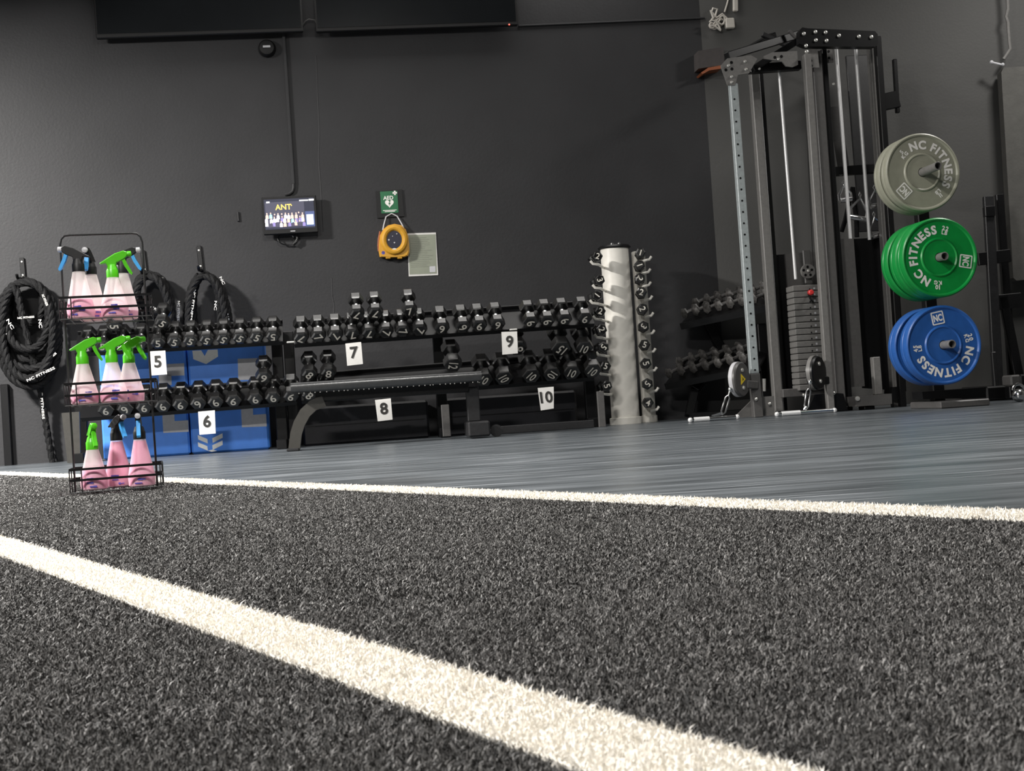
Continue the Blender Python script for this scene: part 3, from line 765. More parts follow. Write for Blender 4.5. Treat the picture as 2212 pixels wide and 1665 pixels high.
R6 = [z4(*a) + (r,) for a, r in (((265, 826), -20), ((465, 806), 0), ((665, 792), 150), ((860, 784), -25), ((1062, 764), 10), ((1305, 738), -15), ((1505, 726), -18), ((1710, 706), 25))]
R6 = [(228, 887, 0), (270, 884.5, 150), (311, 882, 0)] + R6
row(R6, *W6, '6', 'on the lower shelf', 'hex dumbbells on the lower shelf of sixes', PL_6)
R8 = [(668, 849, 40), (706, 846, 10)]
row(R8, *W9, '8', 'on lower shelf behind the flat bench', 'hex dumbbells on the lower shelf of eights', PL_10, (0.0505 - 0.060) * AP)
R10 = [z6(*a) + (r,) for a, r in (((655, 1078), 30), ((880, 1058), 60), ((1190, 1022), 40), ((1420, 1012), 130), ((1645, 996), 20), ((1878, 972), 35))]
row(R10, *W10, '10', 'on the lower shelf', 'hex dumbbells on the lower shelf of tens', PL_10)
for (T, w, n, r, lab, g, pl_w) in [
    (z3(372, 1112), W5, '5', 40, 'black hex dumbbell with tilted white 5 lying on top of the fives', 'fives', (PL_5, W5)),
    ((247, 716), W5, '5', 88, 'black hex dumbbell with sideways 5 stacked above the green spray triggers', 'fives', (PL_5, W5)),
    (z5(790, 392), W7, '7', 200, 'left one of two black hex dumbbells marked 7 stacked side by side', 'sevens', (PL_7, W7)),
    (z5(1000, 372), W7, '7', 195, 'right one of two black hex dumbbells marked 7 stacked side by side', 'sevens', (PL_7, W7)),
    (z5(1385, 352), W7, '7', -10, 'single black hex dumbbell marked 7 stacked at right end of the sevens', 'sevens', (PL_7, W7)),
    (z4(1405, 558), W6, '9', 20, 'black hex dumbbell with upside-down 6 stacked on the lower shelf of sixes', 'sixes', (PL_6, W6)),
    (z5(255, 1030), W9, '8', 40, 'left one of two hex dumbbells marked 8 rising above the flat bench', 'eights', (PL_10, W9)),
    (z5(470, 1020), W9, '8', 10, 'right one of two hex dumbbells marked 8 rising above the flat bench', 'eights', (PL_10, W9)),
    (z5(1868, 885), W10, '12', 100, 'large black hex dumbbell resting above right end of the flat bench', 'tens', None),
    (z6(1052, 930), W10, '8', 90, 'black hex dumbbell with sideways 8 stacked among the tens', 'tens', (PL_10, W10)),
    (z6(1532, 815), (0.066, 0.078, 0.076), '15', 215, 'biggest black hex dumbbell, marked 15, stacked on the tens', 'tens', (PL_10, W10)),
    (z6(1790, 828), W10, '10', 20, 'black hex dumbbell marked 10 stacked at right end of the tens', 'tens', (PL_10, W10))]:
    P_ = on_wall(T[0], T[1], D_R - (0.05 if n == '8' and r == 90 else 0.01))
    if pl_w:
        dz_ = 0.0 if pl_w[0] is not PL_10 else (pl_w[1][0] - 0.060) * AP
        P_ = snap(P_, pl_w[0], dz_ + (pl_w[1][0] + w[0]) * AP + 0.002)
    dumbbell(P_, *w, n, r, lab, 'hex dumbbells stacked on the ' + g, TILT)

# ------------------------------------------------------------------ the two rack units
def tray(mb, x0, y0, x1, y1, R, L, d=D_R):
    """sloping tray under a row whose front faces are centred on the line x0,y0 - x1,y1"""
    ap_ = R * math.cos(math.pi / 6) + 0.007
    p, q_ = on_wall(x0, y0, d), on_wall(x1, y1, d)
    a = (q_ - p).normalized(); t_ = (-EN * math.cos(TILT) + EZ * math.sin(TILT)); n = a.cross(t_).normalized()
    if n.z < 0: n = -n
    c = (p + q_) / 2 - n * (ap_ + 0.001) + t_ * (L / 2 + 0.01)
    mb.obox(c, a * (q_ - p).length / 2, t_ * (L / 2), n * 0.006)
    f = (p + q_) / 2 - n * (ap_ + 0.012) + t_ * 0.022
    mb.obox(f, a * (q_ - p).length / 2, t_ * 0.010, n * 0.016, 0.003)
    bk = (p + q_) / 2 - n * (ap_ - 0.012) + t_ * (L + 0.016)
    mb.obox(bk, a * (q_ - p).length / 2, t_ * 0.006, n * 0.02, 0.003)
def rack_post(t, xs, ytop, ybase, d=0.62, w=0.075):
    p = on_wall(xs, ytop, d); MB().bar(Vector((p.x, p.y, 0.03)), p, w, 0.06, EX, 0.004).build('upright', M_BLACK, t)
    f = drop(p); MB().obox(f + EZ * 0.03 + EN * 0.055, EX * 0.032, EN * 0.125, EZ * 0.03, 0.004).build('foot', M_BLACK, t)
tl = thing('dumbbell_rack', 'black two-tier dumbbell rack with the 5 and 6 cards, in front of blue boxes', 'rack', drop(on_wall(395, 800, 0.6)), WALL_A, 'two-tier dumbbell racks along the wall')
mb = MB(); tray(mb, 158, 753, 610, 727, W5[0], 0.182); mb.build('shelf', M_BLACK, tl)
mb = MB(); tray(mb, 170, 893, 640, 857, W6[0], 0.194); mb.build('shelf', M_BLACK, tl)
rack_post(tl, 166, 735, 985, 0.53, 0.07); rack_post(tl, 596, 716, 985, 0.53, 0.068)
q = [on_wall(x, y, 0.70) for x, y in ((133, 892), (171, 889), (174, 997), (146, 1003))]; q[2].z = q[3].z = 0.004
MB().prism([p - EN * 0.02 for p in q], EN * 0.02).build('end_panel', M_PANEL, tl)
tr_ = thing('dumbbell_rack', 'longer black two-tier dumbbell rack with the 7, 8, 9 and 10 cards', 'rack', drop(on_wall(950, 800, 0.6)), WALL_A, 'two-tier dumbbell racks along the wall')
mb = MB(); tray(mb, 634, 733, 1286, 688.4, W7[0], 0.208); mb.build('shelf', M_BLACK, tr_)
mb = MB(); tray(mb, 650, 853, 1286, 802.7, W10[0], 0.225); mb.build('shelf', M_BLACK, tr_)
for xs, yt in ((622, 716), (943, 700), (1262, 676)): rack_post(tr_, xs, yt, 950, 0.50, 0.066)
p, q_ = on_wall(1078, 928, 0.86), on_wall(1282, 914, 0.86)
MB().bar(Vector((p.x, p.y, 0.028)), Vector((q_.x, q_.y, 0.028)), 0.05, 0.05, EZ, 0.004).build('base_rail', M_DARK, tr_)
p, q_ = on_wall(961, 874, 0.80), on_wall(968, 938, 0.80)
mb = MB(); mb.bar(drop(p, 0.01), p, 0.05, 0.03, EX, 0.003); mb.build('brace', M_MGREY, tr_)
p, q_ = on_wall(1296, 845, 0.72), on_wall(1302, 905, 0.72)
mb = MB(); mb.bar(drop(p, 0.0), p, 0.045, 0.03, EX, 0.003); mb.build('brace', M_MGREY, tr_)
# shiny end clips of the trays
for (x, y), tt in (((1109, 712), tr_), ((628, 739), tr_)):
    MB().wbox(on_wall(x, y, D_R - 0.01), 0.05, 0.010, 0.010, 0.003).build('tray_clip', M_BOLT, tt)

# number cards
for n, cs, lab in (('5', ((321, 759), (357, 757), (361, 808.5), (325, 811)), 'white paper card reading 5 taped under the upper left shelf'),
              ('6', ((428, 889), (464, 886), (466, 936), (431, 939)), 'white paper card reading 6 taped under the lower left shelf'),
              ('7', ((746, 742), (780, 738.5), (784, 786), (750, 790)), 'white paper card reading 7 taped under the upper shelf'),
              ('8', ((810, 864), (844, 860), (848, 906), (816, 910)), 'white paper card reading 8 hanging below the flat bench pad'),
              ('9', ((1083, 717), (1117, 715.5), (1118.5, 763), (1085, 766)), 'white paper card reading 9 taped under the upper shelf'),
              ('10', ((1161.5, 838), (1196, 835), (1196, 882), (1168, 886.5)), 'white paper card reading 10 taped under the lower right shelf')):
    dd = D_R + 0.012 if n != '8' else 0.84
    q = [on_wall(x, y, dd) for x, y in cs]; c = sum(q, Vector()) / 4
    t = thing('number_card', lab, 'sign', c, WALL_A, 'number cards on the dumbbell racks')
    mb = MB(); u, v = q[1] - q[0], q[3] - q[0]; rg = random.Random(len(n) + int(n))
    G = 5; vs = []
    for j in range(G):
        for i in range(4):
            a, b_ = i / 3, j / (G - 1)
            pt = q[0] * (1 - a) * (1 - b_) + q[1] * a * (1 - b_) + q[2] * a * b_ + q[3] * (1 - a) * b_
            vs.append(pt + EN * (0.004 * math.sin(b_ * 2.6) + rg.uniform(0, 0.0008)))
    nv = len(vs); vs2 = [p - EN * 0.0008 for p in vs]; fs = []
    for j in range(G - 1):
        for i in range(3):
            a = j * 4 + i; fs.append((a, a + 1, a + 5, a + 4)); fs.append((nv + a, nv + a + 4, nv + a + 5, nv + a + 1))
    mb.add(vs + vs2, fs); mb.build('paper', M_PAPER, t)
    mb = MB(); xx = u.normalized(); zz = (-v).normalized()
    add_text(mb, n, c + EN * 0.0062 + zz * 0.008, xx, zz, 0.098, 0.028); mb.build('printed_number', M_INK, t)

# ------------------------------------------------------------------ plyometric boxes behind the racks
def fbox(label, mat_, corners, d, depth, group, parts=()):
    q = [on_wall(x, y, d) for x, y in corners]
    z0 = max(0.0, min(q[2].z, q[3].z)); z1 = (q[0].z + q[1].z) / 2
    s0 = (wall_s(q[0]) + wall_s(q[3])) / 2; s1 = (wall_s(q[1]) + wall_s(q[2])) / 2
    z0 = 0.0 if z0 < 0.09 else (q[2].z + q[3].z) / 2
    c = wall_pt((s0 + s1) / 2, d - depth / 2, (z0 + z1) / 2)
    t = thing('plyo_box', label, 'plyo box', wall_pt((s0 + s1) / 2, d - depth / 2, z0), WALL_A, group)
    MB().wbox(c, s1 - s0 - 0.004, depth, z1 - z0 - 0.002, 0.012).build('foam_block', mat_, t)
    return t, d
LB = []
D_B = 0.50
bx = [('upper left blue foam plyo box behind the dumbbells, under the 5 card', ((212, 762), (403, 749), (407, 868), (217, 884))),
      ('upper right blue foam plyo box with white chevron top, beside the grey post', ((404, 749), (571, 738), (578, 857), (408, 868))),
      ('lower left blue foam plyo box behind the lower spray bottles', ((217, 885), (407, 869), (411, 984), (222, 1000))),
      ('lower right blue foam plyo box with white double chevron under the 6 card', ((408, 869), (578, 858), (583, 971), (412, 984)))]
bots = []
zlow = 0.345
for i, (lab, cs) in enumerate(bx):
    q = [on_wall(x, y, D_B) for x, y in cs]
    s0 = (wall_s(q[0]) + wall_s(q[3])) / 2 + 0.0; s1 = (wall_s(q[1]) + wall_s(q[2])) / 2
    z0, z1 = (zlow, 0.70) if i < 2 else (0.0, zlow)
    t = thing('plyo_box', lab, 'plyo box', wall_pt((s0 + s1) / 2, D_B - 0.1, z0), WALL_A, 'blue plyo boxes behind the left rack')
    MB().wbox(wall_pt((s0 + s1) / 2, D_B - 0.1, (z0 + z1) / 2), s1 - s0 - 0.006, 0.2, z1 - z0 - 0.003, 0.012).build('foam_block', M_BLUE, t)
    bots.append(t)
def bprint(t, polys, m, nm='printed_pattern'):
    mb = MB()
    for pl in polys: mb.prism([on_wall(300 + x / 5.2025, 720 + y / 5.2025, D_B + 0.0002) for x, y in pl], EN * 0.0015)
    mb.build(nm, m, t)
bprint(bots[0], [[(315, 345), (508, 335), (512, 472), (318, 480)], [(222, 470), (365, 462), (368, 580), (228, 590)]], M_LGREY)
bprint(bots[1], [[(1110, 285), (1400, 275), (1408, 515), (1118, 525)]], M_LGREY)
bprint(bots[1], [[(600, 195), (700, 190), (740, 255), (775, 186), (885, 180), (890, 260), (755, 345), (612, 290)]], M_EMBLEM, 'chevron_emblem')
bprint(bots[2], [[(262, 900), (398, 890), (402, 985), (555, 975), (560, 1105), (275, 1118)]], M_LGREY)
bprint(bots[3], [[(1148, 848), (1282, 838), (1284, 915), (1430, 905), (1438, 1045), (1158, 1055)]], M_LGREY)
ch = lambda y: [[(662, y), (770, y + 45), (775, y + 95), (668, y + 50)], [(825, y + 35), (940, y - 20), (942, y + 30), (830, y + 88)]]
bprint(bots[3], ch(1142) + ch(1222) + [[(772, 1318), (830, 1305), (880, 1320), (820, 1330)]], M_EMBLEM, 'chevron_emblem')
for lab, x0, x1 in (('black foam plyo box behind the flat bench, under the right rack', 652, 926), ('black foam plyo box under the right rack beside the white stand', 964, 1248)):
    p, q_ = on_wall(x0, 900, 0.42), on_wall(x1, 900, 0.42); s0, s1 = wall_s(p), wall_s(q_)
    t = thing('plyo_box', lab, 'plyo box', wall_pt((s0 + s1) / 2, 0.35, 0), WALL_A, 'black plyo boxes behind the right rack')
    MB().wbox(wall_pt((s0 + s1) / 2, 0.22, 0.125), s1 - s0, 0.40, 0.25, 0.014).build('foam_block', M_BLKVIN, t)
    MB().wbox(wall_pt((s0 + s1) / 2, 0.4215, 0.125), s1 - s0 - 0.05, 0.002, 0.006).build('seam', M_BLACK, t)

# ------------------------------------------------------------------ flat bench
D_BN = 1.27
t = thing('flat_bench', 'low black flat bench with padded top and curved leg before the racks', 'bench', drop(on_wall(835, 900, D_BN)), WALL_A)
p0, p1 = on_wall(628, 840, D_BN + 0.13), on_wall(1040, 805, D_BN + 0.13)
zt = (p0.z + p1.z) / 2 + 0.015
s0, s1 = wall_s(p0), wall_s(p1)
prof = []
for cx_, cz_, a0 in ((0.108, zt - 0.017, 0), (-0.108, zt - 0.017, 90), (-0.108, zt - 0.030, 180), (0.108, zt - 0.030, 270)):
    for k in range(7):
        an = math.radians(a0 + 15 * k); prof.append((cx_ + 0.025 * math.cos(an), cz_ + 0.025 * math.sin(an)))
mb = MB(); mb.prism([wall_pt(s0, D_BN + a, z_) for a, z_ in prof], EX * (s1 - s0)); mb.build('pad', M_PADV, t)
mb = MB(); rg = random.Random(4)
for i in range(34):
    mb.ball(wall_pt(s0 + 0.05 + (s1 - s0 - 0.08) * (i + rg.uniform(-0.3, 0.3)) / 33, D_BN + 0.120, zt - 0.055), 0.0038, 6)
mb.build('staple_row', M_BOLT, t)
MB().wbox(wall_pt((s0 + s1) / 2 + 0.03, D_BN, zt - 0.08), s1 - s0 - 0.20, 0.09, 0.06, 0.006).build('frame', M_BLACK, t)
lpts = [(700, 866), (676, 876), (659, 892), (647, 914), (640, 936), (636, 968)]
lp = [on_wall(x, y, D_BN) for x, y in lpts]; lp[-1].z = 0.012
mb = MB(); wv = 0.033
vs = []
for i, p in enumerate(lp):
    a = (lp[min(i + 1, len(lp) - 1)] - lp[max(i - 1, 0)]).normalized(); n = a.cross(EN).normalized()
    for (k, m_) in ((-1, -1), (1, -1), (1, 1), (-1, 1)): vs.append(p + n * wv * k + EN * (0.05 * m_))
fs = [(0, 1, 2, 3), tuple(4 * (len(lp) - 1) + k for k in (3, 2, 1, 0))]
for i in range(len(lp) - 1):
    for k in range(4): fs.append((4 * i + k, 4 * i + (k + 1) % 4, 4 * i + 4 + (k + 1) % 4, 4 * i + 4 + k))
mb.add(vs, fs); mb.build('curved_leg', M_PANEL, t)
MB().wbox(drop(on_wall(634, 968, D_BN), 0.008), 0.07, 0.25, 0.016, 0.004).build('foot', M_DARK, t)
p = on_wall(1020, 850, D_BN); MB().bar(drop(p, 0.10), Vector((p.x, p.y, zt - 0.08)), 0.075, 0.06, EX, 0.005).build('leg', M_DARK, t)
MB().wbox(drop(on_wall(1031, 925, D_BN), 0.055), 0.13, 0.24, 0.09, 0.01).build('foot', M_DARK, t)
MB().cyl(drop(on_wall(1072, 928, D_BN), 0.036) - EN * 0.02, drop(on_wall(1072, 928, D_BN), 0.036) + EN * 0.03, 0.036, n=18).build('wheel', M_DARK, t)
mb = MB(); mb.bar(drop(on_wall(1040, 930, D_BN), 0.04), drop(on_wall(1072, 928, D_BN), 0.036), 0.02, 0.02, EZ); mb.build('wheel_axle', M_MGREY, t)

# ------------------------------------------------------------------ cream dumbbell tower
D_T = 0.34
b0 = drop(on_wall(1352, 912, D_T)); ztop = on_wall(1329, 538, D_T).z
t = thing('dumbbell_tower', 'cream cylindrical tower stand holding small dumbbells on both sides', 'dumbbell stand', b0, WALL_A)
MB().lathe([(0.095, 0.03), (0.095, ztop), (0.088, ztop + 0.004)], b0, EZ, 40).build('main_column', M_CREAM, t)
MB().lathe([(0.108, 0.0), (0.108, 0.042), (0.100, 0.046), (0.09, 0.046)], b0, EZ, 36).build('base_flange', M_CREAM, t)
b1 = drop(on_wall(1403, 910, 0.24)); z2 = on_wall(1370, 545, 0.24).z
MB().lathe([(0.047, 0.03), (0.047, z2), (0.04, z2 + 0.004)], b1, EZ, 28).build('side_column', M_CREAM, t)
MB().lathe([(0.056, 0.0), (0.056, 0.042), (0.05, 0.046), (0.04, 0.046)], b1, EZ, 28).build('base_flange', M_CREAM, t)
cp = MB().lathe([(0.11, 0), (0.112, 0.006), (0.10, 0.018), (0.02, 0.026), (0.001, 0.026)], b0 + EZ * (ztop + 0.004), EZ, 30).build('top_cap', M_BLACK, t)
mb = MB()
for dx in (-0.02, 0.03): mb.lathe([(0.012, 0), (0.012, 0.012), (0.004, 0.018), (0.001, 0.018)], b0 + EZ * (ztop + 0.024) + EX * dx + EN * 0.03, EZ, 12)
mb.build('cap_bolt', M_CHROME, t)
zt = lambda X, Y: (1220 + X / 3.785, 500 + Y / 3.785)
def cradle(x, y, side):
    p = on_wall(x, y, 0.567 if side < 0 else 0.4275) + EX * (0.0 if side < 0 else 0.02)
    w = (EX * (-side))
    mb = MB()
    col = b0 if side < 0 else b1
    q_ = Vector((col.x, col.y, p.z - 0.058)) + EX * (side * (0.085 if side < 0 else 0.0)) + EN * (0.02 if side < 0 else 0.04)
    mb.tube([q_, Vector(((q_.x + p.x) / 2, (q_.y + p.y) / 2, p.z - 0.058)), p - EZ * 0.056, p - EZ * 0.050 - w * 0.036, p - EZ * 0.03 - w * 0.052], 0.009, 8)
    mb.build('cradle_hook', M_CREAM, t)
TW = (0.0385, 0.05, 0.085)
LT = [((270, 200), '2'), ((288, 395), '3'), ((266, 520), '1'), ((292, 650), '2'), ((303, 800), '2'), ((318, 945), '5'), ((336, 1100), '5'), ((345, 1262), '5')]
RT = [((620, 172), '1'), ((612, 274), '1'), ((615, 381), '2'), ((627, 495), '2'), ((636, 632), '2'), ((645, 775), '3'), ((654, 925), '5'), ((664, 1078), '5'), ((677, 1245), '5'), ((682, 1400), '4')]
for side, lst in ((-1, LT), (1, RT)):
    for i, (p, n) in enumerate(lst):
        x, y = zt(*p); k = 1.0 + 0.02 * (i - 4)
        R = TW[0] * (1.0 if i > 2 else 0.95)
        dumbbell(on_wall(x, y, 0.66 if side < 0 else 0.52), R, TW[1], TW[2], n, 20 + 40 * (i % 3), 'small black dumbbell on cream tower, %s from top on its %s side' % (ORD[i + 1], 'left' if side < 0 else 'right'),
                 'small dumbbells on the %s of the cream tower' % ('left' if side < 0 else 'right'), 0.0, 0.0 if side < 0 else -0.2, 0.26 * (i % 3))
        cradle(x, y, side)

# ------------------------------------------------------------------ small rack in the corner with light dumbbells
def vinyl_proto():
    R, hl, gl = 0.038, 0.028, 0.075; ap_ = R * 0.9
    t = thing('vinyl_dumbbell', 'x', 'dumbbell')
    for sgn in (-1, 1):
        MB().lathe([(R * 0.6, 0), (R, 0.008), (R, hl - 0.008), (R * 0.6, hl)], (0, sgn * (gl / 2 + hl / 2) - hl / 2 if sgn > 0 else -(gl / 2 + hl), ap_), (0, 1, 0), 6).build('head', M_RUBBER2, t, local=True)
    MB().cyl((0, -gl / 2, ap_), (0, gl / 2, ap_), 0.013, n=10).build('handle', M_MGREY, t, local=True)
    return t
VP = vinyl_proto(); used = False
RD0, RD1 = 0.16, 0.46
rack2 = thing('dumbbell_rack', 'low two-tier rack of small grey dumbbells in the corner behind the cable machine', 'rack', drop(on_wall(1560, 890, 0.35)), WALL_A - 0.75)
for tier, (xa, ya, xb, yb, cnt) in (('upper', (1490, 671, 1652, 636, 7)), ('lower', (1456, 800, 1630, 764, 7))):
    A, B = on_wall(xa, ya, RD0), on_wall(xb, yb, RD1)
    rd = (B - A).normalized(); side_ = rd.cross(EZ).normalized()      # towards the camera side
    if side_.dot(EN) < 0: side_ = -side_
    yaw = math.atan2(side_.dot(EX), side_.dot(EN))
    for row_ in (0, 1):
        for i in range(cnt):
            o = VP if not used else copy_tree(VP); used = True
            c = A.lerp(B, (i + 0.3 * row_) / (cnt - 0.5)) - side_ * (0.19 * row_) + EZ * (0.075 * row_)
            Rm = Matrix.Rotation(WALL_A + yaw - 0.55, 3, 'Z') @ Matrix.Rotation(0.30, 3, 'X') @ Matrix.Rotation(0.3 * (i % 3), 3, 'Y')
            o.rotation_euler = Rm.to_euler(); o.location = c - Rm @ Vector((0, 0, 0.036))
            tag(o, 'small grey dumbbell in corner rack, %s from left, %s row of %s shelf' % (ORD[i + 1], 'front' if row_ == 0 else 'back', tier), 'dumbbell', 'small dumbbells on the corner rack ' + tier + ' shelf')
    mb = MB(); n_ = rd.cross(-side_).normalized()
    if n_.z < 0: n_ = -n_
    c = (A + B) / 2 - EZ * 0.052 - side_ * 0.09 + EZ * 0.034
    tt = (-side_ + EZ * 0.38).normalized(); nn = rd.cross(tt).normalized()
    if nn.z < 0: nn = -nn
    mb.obox(c - nn * 0.012, rd * ((B - A).length / 2 + 0.05), tt * 0.19, nn * 0.008)
    mb.obox(c - nn * 0.02 - tt * 0.185, rd * ((B - A).length / 2 + 0.05), tt * 0.006, nn * 0.022)
    mb.build('shelf', M_BLACK, rack2)
def corner_leg(pix):
    P = [on_wall(x, y, d) for x, y, d in pix]
    mb = MB()
    for i in range(len(P) - 1): mb.bar(P[i], P[i + 1], 0.06, 0.05, EX, 0.004)
    mb.build('leg', M_BLACK, rack2)
corner_leg(((1525, 690, 0.045), (1562, 765, 0.05), (1500, 842, 0.20)))
pf = on_wall(1488, 900, 0.26); pf.z = 0.02
mb = MB(); mb.bar(on_wall(1500, 842, 0.20), pf, 0.055, 0.05, EX, 0.004); mb.build('leg', M_BLACK, rack2)
pg = on_wall(1655, 872, 0.36); pg.z = 0.02
mb = MB(); mb.bar(Vector((pg.x, pg.y, 0.62)), pg, 0.06, 0.05, EX, 0.004); mb.build('leg', M_BLACK, rack2)
mb = MB(); mb.bar(pf, pg, 0.05, 0.04, EZ, 0.004); mb.build('base_rail', M_BLACK, rack2)

# brown wall box at the top of the machine
t = thing('wall_box', 'brownish grey box with copper lower edge on wall above the cable machine', 'box', on_wall(1538, 125, 0.2), WALL_A)
q = [on_wall(x, y, 0.11) for x, y in ((1508, 110), (1563, 101), (1565, 140), (1509, 148))]
MB().prism([p - EN * 0.11 for p in q], EN * 0.11).build('casing', M_BROWN, t)
q = [on_wall(x, y, 0.12) for x, y in ((1514, 157), (1530, 146), (1558, 141), (1558, 148), (1532, 152), (1518, 160))]
MB().prism([p - EN * 0.12 for p in q], EN * 0.12).build('copper_edge', M_ORANGE, t)

# ------------------------------------------------------------------ cable machine
cm = thing('cable_machine', 'tall grey and black cable machine with weight stack and pulleys', 'cable machine', drop(on_wall(1735, 890, 0.85)), WALL_A)
def B2(name, m, x0, y0, x1, y1, d, w, th, d1=None, bev=0.004, foot=False, side=EX):
    p, q_ = on_wall(x0, y0, d), on_wall(x1, y1, d if d1 is None else d1)
    if foot: q_.z = 0.0
    return MB().bar(q_, p, w, th, side, bev).build(name, m, cm)
def bolts(pts, d, r=0.0095, parent=None):
    for x, y in pts:
        mb = MB(); mb.lathe([(r, 0), (r * 0.9, 0.007), (r * 0.4, 0.011), (0.0005, 0.011)], on_wall(x, y, d), EN, 10)
        mb.build('bolt', M_BOLT, parent or cm)
u1 = B2('perforated_upright', M_GALV, 1583, 182, 1629, 807, 1.0, 0.052, 0.05)
mb = MB()
for i in range(25):
    x, y = 1586.5 + (1631 - 1586.5) * i / 24, 214 + (799 - 214) * i / 24
    mb.lathe([(0.0065, 0), (0.0065, 0.0012), (0.0005, 0.0012)], on_wall(x, y, 1.0252), EN, 10)
mb.build('pin_holes', M_BLACK, u1)
B2('upright_base', M_MGREY, 1629, 807, 1636, 893, 1.0, 0.060, 0.06, foot=True)
B2('upright', M_GREY, 1628, 158, 1681, 888, 0.72, 0.055, 0.06, foot=True)
B2('upright', M_BLACK, 1640, 160, 1693, 888, 0.62, 0.03, 0.08, foot=True)
def rod(x0, y0, x1, y1, d, r=0.0105, nm='guide_rod', m=M_ROD):
    return MB().cyl(on_wall(x0, y0, d), on_wall(x1, y1, d), r, n=12).build(nm, m, cm)
rod(1683, 150, 1719, 603, 0.80)
B2('upright', M_GREY, 1742, 118, 1794, 890, 1.0, 0.044, 0.05, foot=True)
B2('upright', M_MGREY, 1761, 112, 1816, 890, 0.90, 0.062, 0.05, foot=True)
B2('upright', M_BLACK, 1777, 108, 1834, 889, 0.84, 0.034, 0.06, foot=True)
rod(1806, 100, 1837, 518, 0.78, 0.0115); rod(1848, 100, 1878.5, 518, 0.78, 0.0115)
B2('upright', M_GREY, 1883, 96, 1936, 872, 0.78, 0.055, 0.06, foot=True)
B2('upright', M_BLACK, 1894, 80, 1949, 872, 0.86, 0.040, 0.05, foot=True)
q = [on_wall(x, y, 0.80) for x, y in ((1813, 516), (1844, 515), (1868, 834), (1838, 836))]
MB().prism([p - EN * 0.05 for p in q], EN * 0.05).build('stack_cover', M_MGREY, cm)
q = [on_wall(x, y, 0.70) for x, y in ((1842, 516), (1936, 511), (1958, 845), (1866, 838))]
MB().prism([p - EN * 0.03 for p in q], EN * 0.03).build('stack_cover', M_BLACK, cm)
q = [on_wall(x, y, 0.60) for x, y in ((1669, 551), (1697, 549), (1722, 850), (1692, 852))]
MB().prism([p - EN * 0.03 for p in q], EN * 0.03).build('shroud', M_BLACK, cm)
q = [on_wall(x, y, 0.62) for x, y in ((1696, 548), (1765, 543), (1785, 848), (1720, 850))]
MB().prism([p - EN * 0.03 for p in q], EN * 0.03).build('shroud', M_MGREY, cm)
# weight stack
NPL = 17
for i in range(NPL):
    f = (i + 0.5) / NPL
    x, y = 1732 + 15 * f, 617 + 226 * f
    MB().wbox(on_wall(x, y, 0.80), 0.172, 0.13, 0.0365, 0.004).build('weight_plate', M_GREY, cm)
mb = MB()
for i in range(NPL):
    f = (i + 0.5) / NPL; mb.wbox(on_wall(1758.5 + 10 * f, 616 + 226 * f, 0.867), 0.011, 0.003, 0.013, 0)
mb.build('number_strip', M_LGREY, cm)
mb = MB()
for i in range(NPL):
    f = (i + 0.5) / NPL; mb.lathe([(0.005, 0), (0.005, 0.002), (0.0004, 0.002)], on_wall(1748.5 + 10 * f, 618 + 226 * f, 0.866), EN, 8)
mb.build('selector_holes', M_BLACK, cm)
mb = MB(); mb.lathe([(0.006, 0), (0.006, 0.03), (0.018, 0.03), (0.018, 0.055), (0.012, 0.062), (0.0005, 0.062)], on_wall(1746, 633, 0.866), EN, 14); mb.build('selector_pin', M_RED, cm)
mb = MB(); mb.tube([on_wall(1746, 636, 0.90), on_wall(1752, 648, 0.90), on_wall(1757, 652, 0.885)], 0.006, 6); mb.build('pin_cord', M_MATT, cm)
# pulley over the stack
pl = MB().lathe([(0.046, -0.012), (0.048, -0.004), (0.042, 0), (0.048, 0.004), (0.046, 0.012), (0.0005, 0.012)], on_wall(1745, 586, 0.83), EN, 24).build('pulley', M_GREY, cm)
mb = MB()
for a in range(5): mb.lathe([(0.009, 0), (0.009, 0.001), (0.0004, 0.001)], on_wall(1745, 586, 0.8425) + EX * (0.029 * math.cos(a * 1.2566 + 0.3)) + EZ * (0.029 * math.sin(a * 1.2566 + 0.3)), EN, 10)
mb.build('pulley_holes', M_BLACK, pl)
bolts([(1746, 585)], 0.844, 0.011)
B2('pulley_bracket', M_MGREY, 1741, 540, 1747, 612, 0.80, 0.05, 0.02)
mb = MB(); mb.cyl(on_wall(1735, 120, 0.83), on_wall(1757, 582, 0.83), 0.003, n=6); mb.build('cable', M_MATT, cm)
# low swivel pulleys
def swivel(x, y, d, m, tri):
    ax = (EN * math.cos(0.80) + EX * math.sin(0.80)).normalized(); c = on_wall(x, y, d)
    w = MB().lathe([(0.095, -0.03), (0.108, -0.024), (0.108, 0.016), (0.100, 0.024), (0.0005, 0.024)], c, ax, 36)
    o = w.build('swivel_pulley', m, cm)
    mb = MB(); mb.lathe([(0.1095, -0.020), (0.1095, 0.004), (0.103, 0.004)], c, ax, 36); mb.build('pulley_groove', M_LGREY if tri else M_GREY, o)
    sx = EZ.cross(ax).normalized()
    for k in (1, -1):
        b_ = MB(); b_.lathe([(0.013, 0), (0.012, 0.006), (0.0005, 0.01)], c + ax * 0.024 + EZ * (0.055 * k) - sx * 0.002 * k, ax, 12); b_.build('bolt', M_BOLT, o)
    if tri:
        T = [c + ax * 0.0245 + sx * a + EZ * b_ for a, b_ in ((-0.030, -0.036), (0.036, -0.002), (-0.024, 0.034))]
        y_ = MB().prism(T, ax * 0.001).build('warning_triangle', M_YTRI, o)
        b_ = MB(); b_.prism([c + ax * 0.0258 + sx * a + EZ * e for a, e in ((-0.014, -0.012), (0.012, -0.002), (-0.012, 0.012), (-0.004, 0.0))], ax * 0.0006); b_.build('warning_mark', M_INK, y_)
    return o
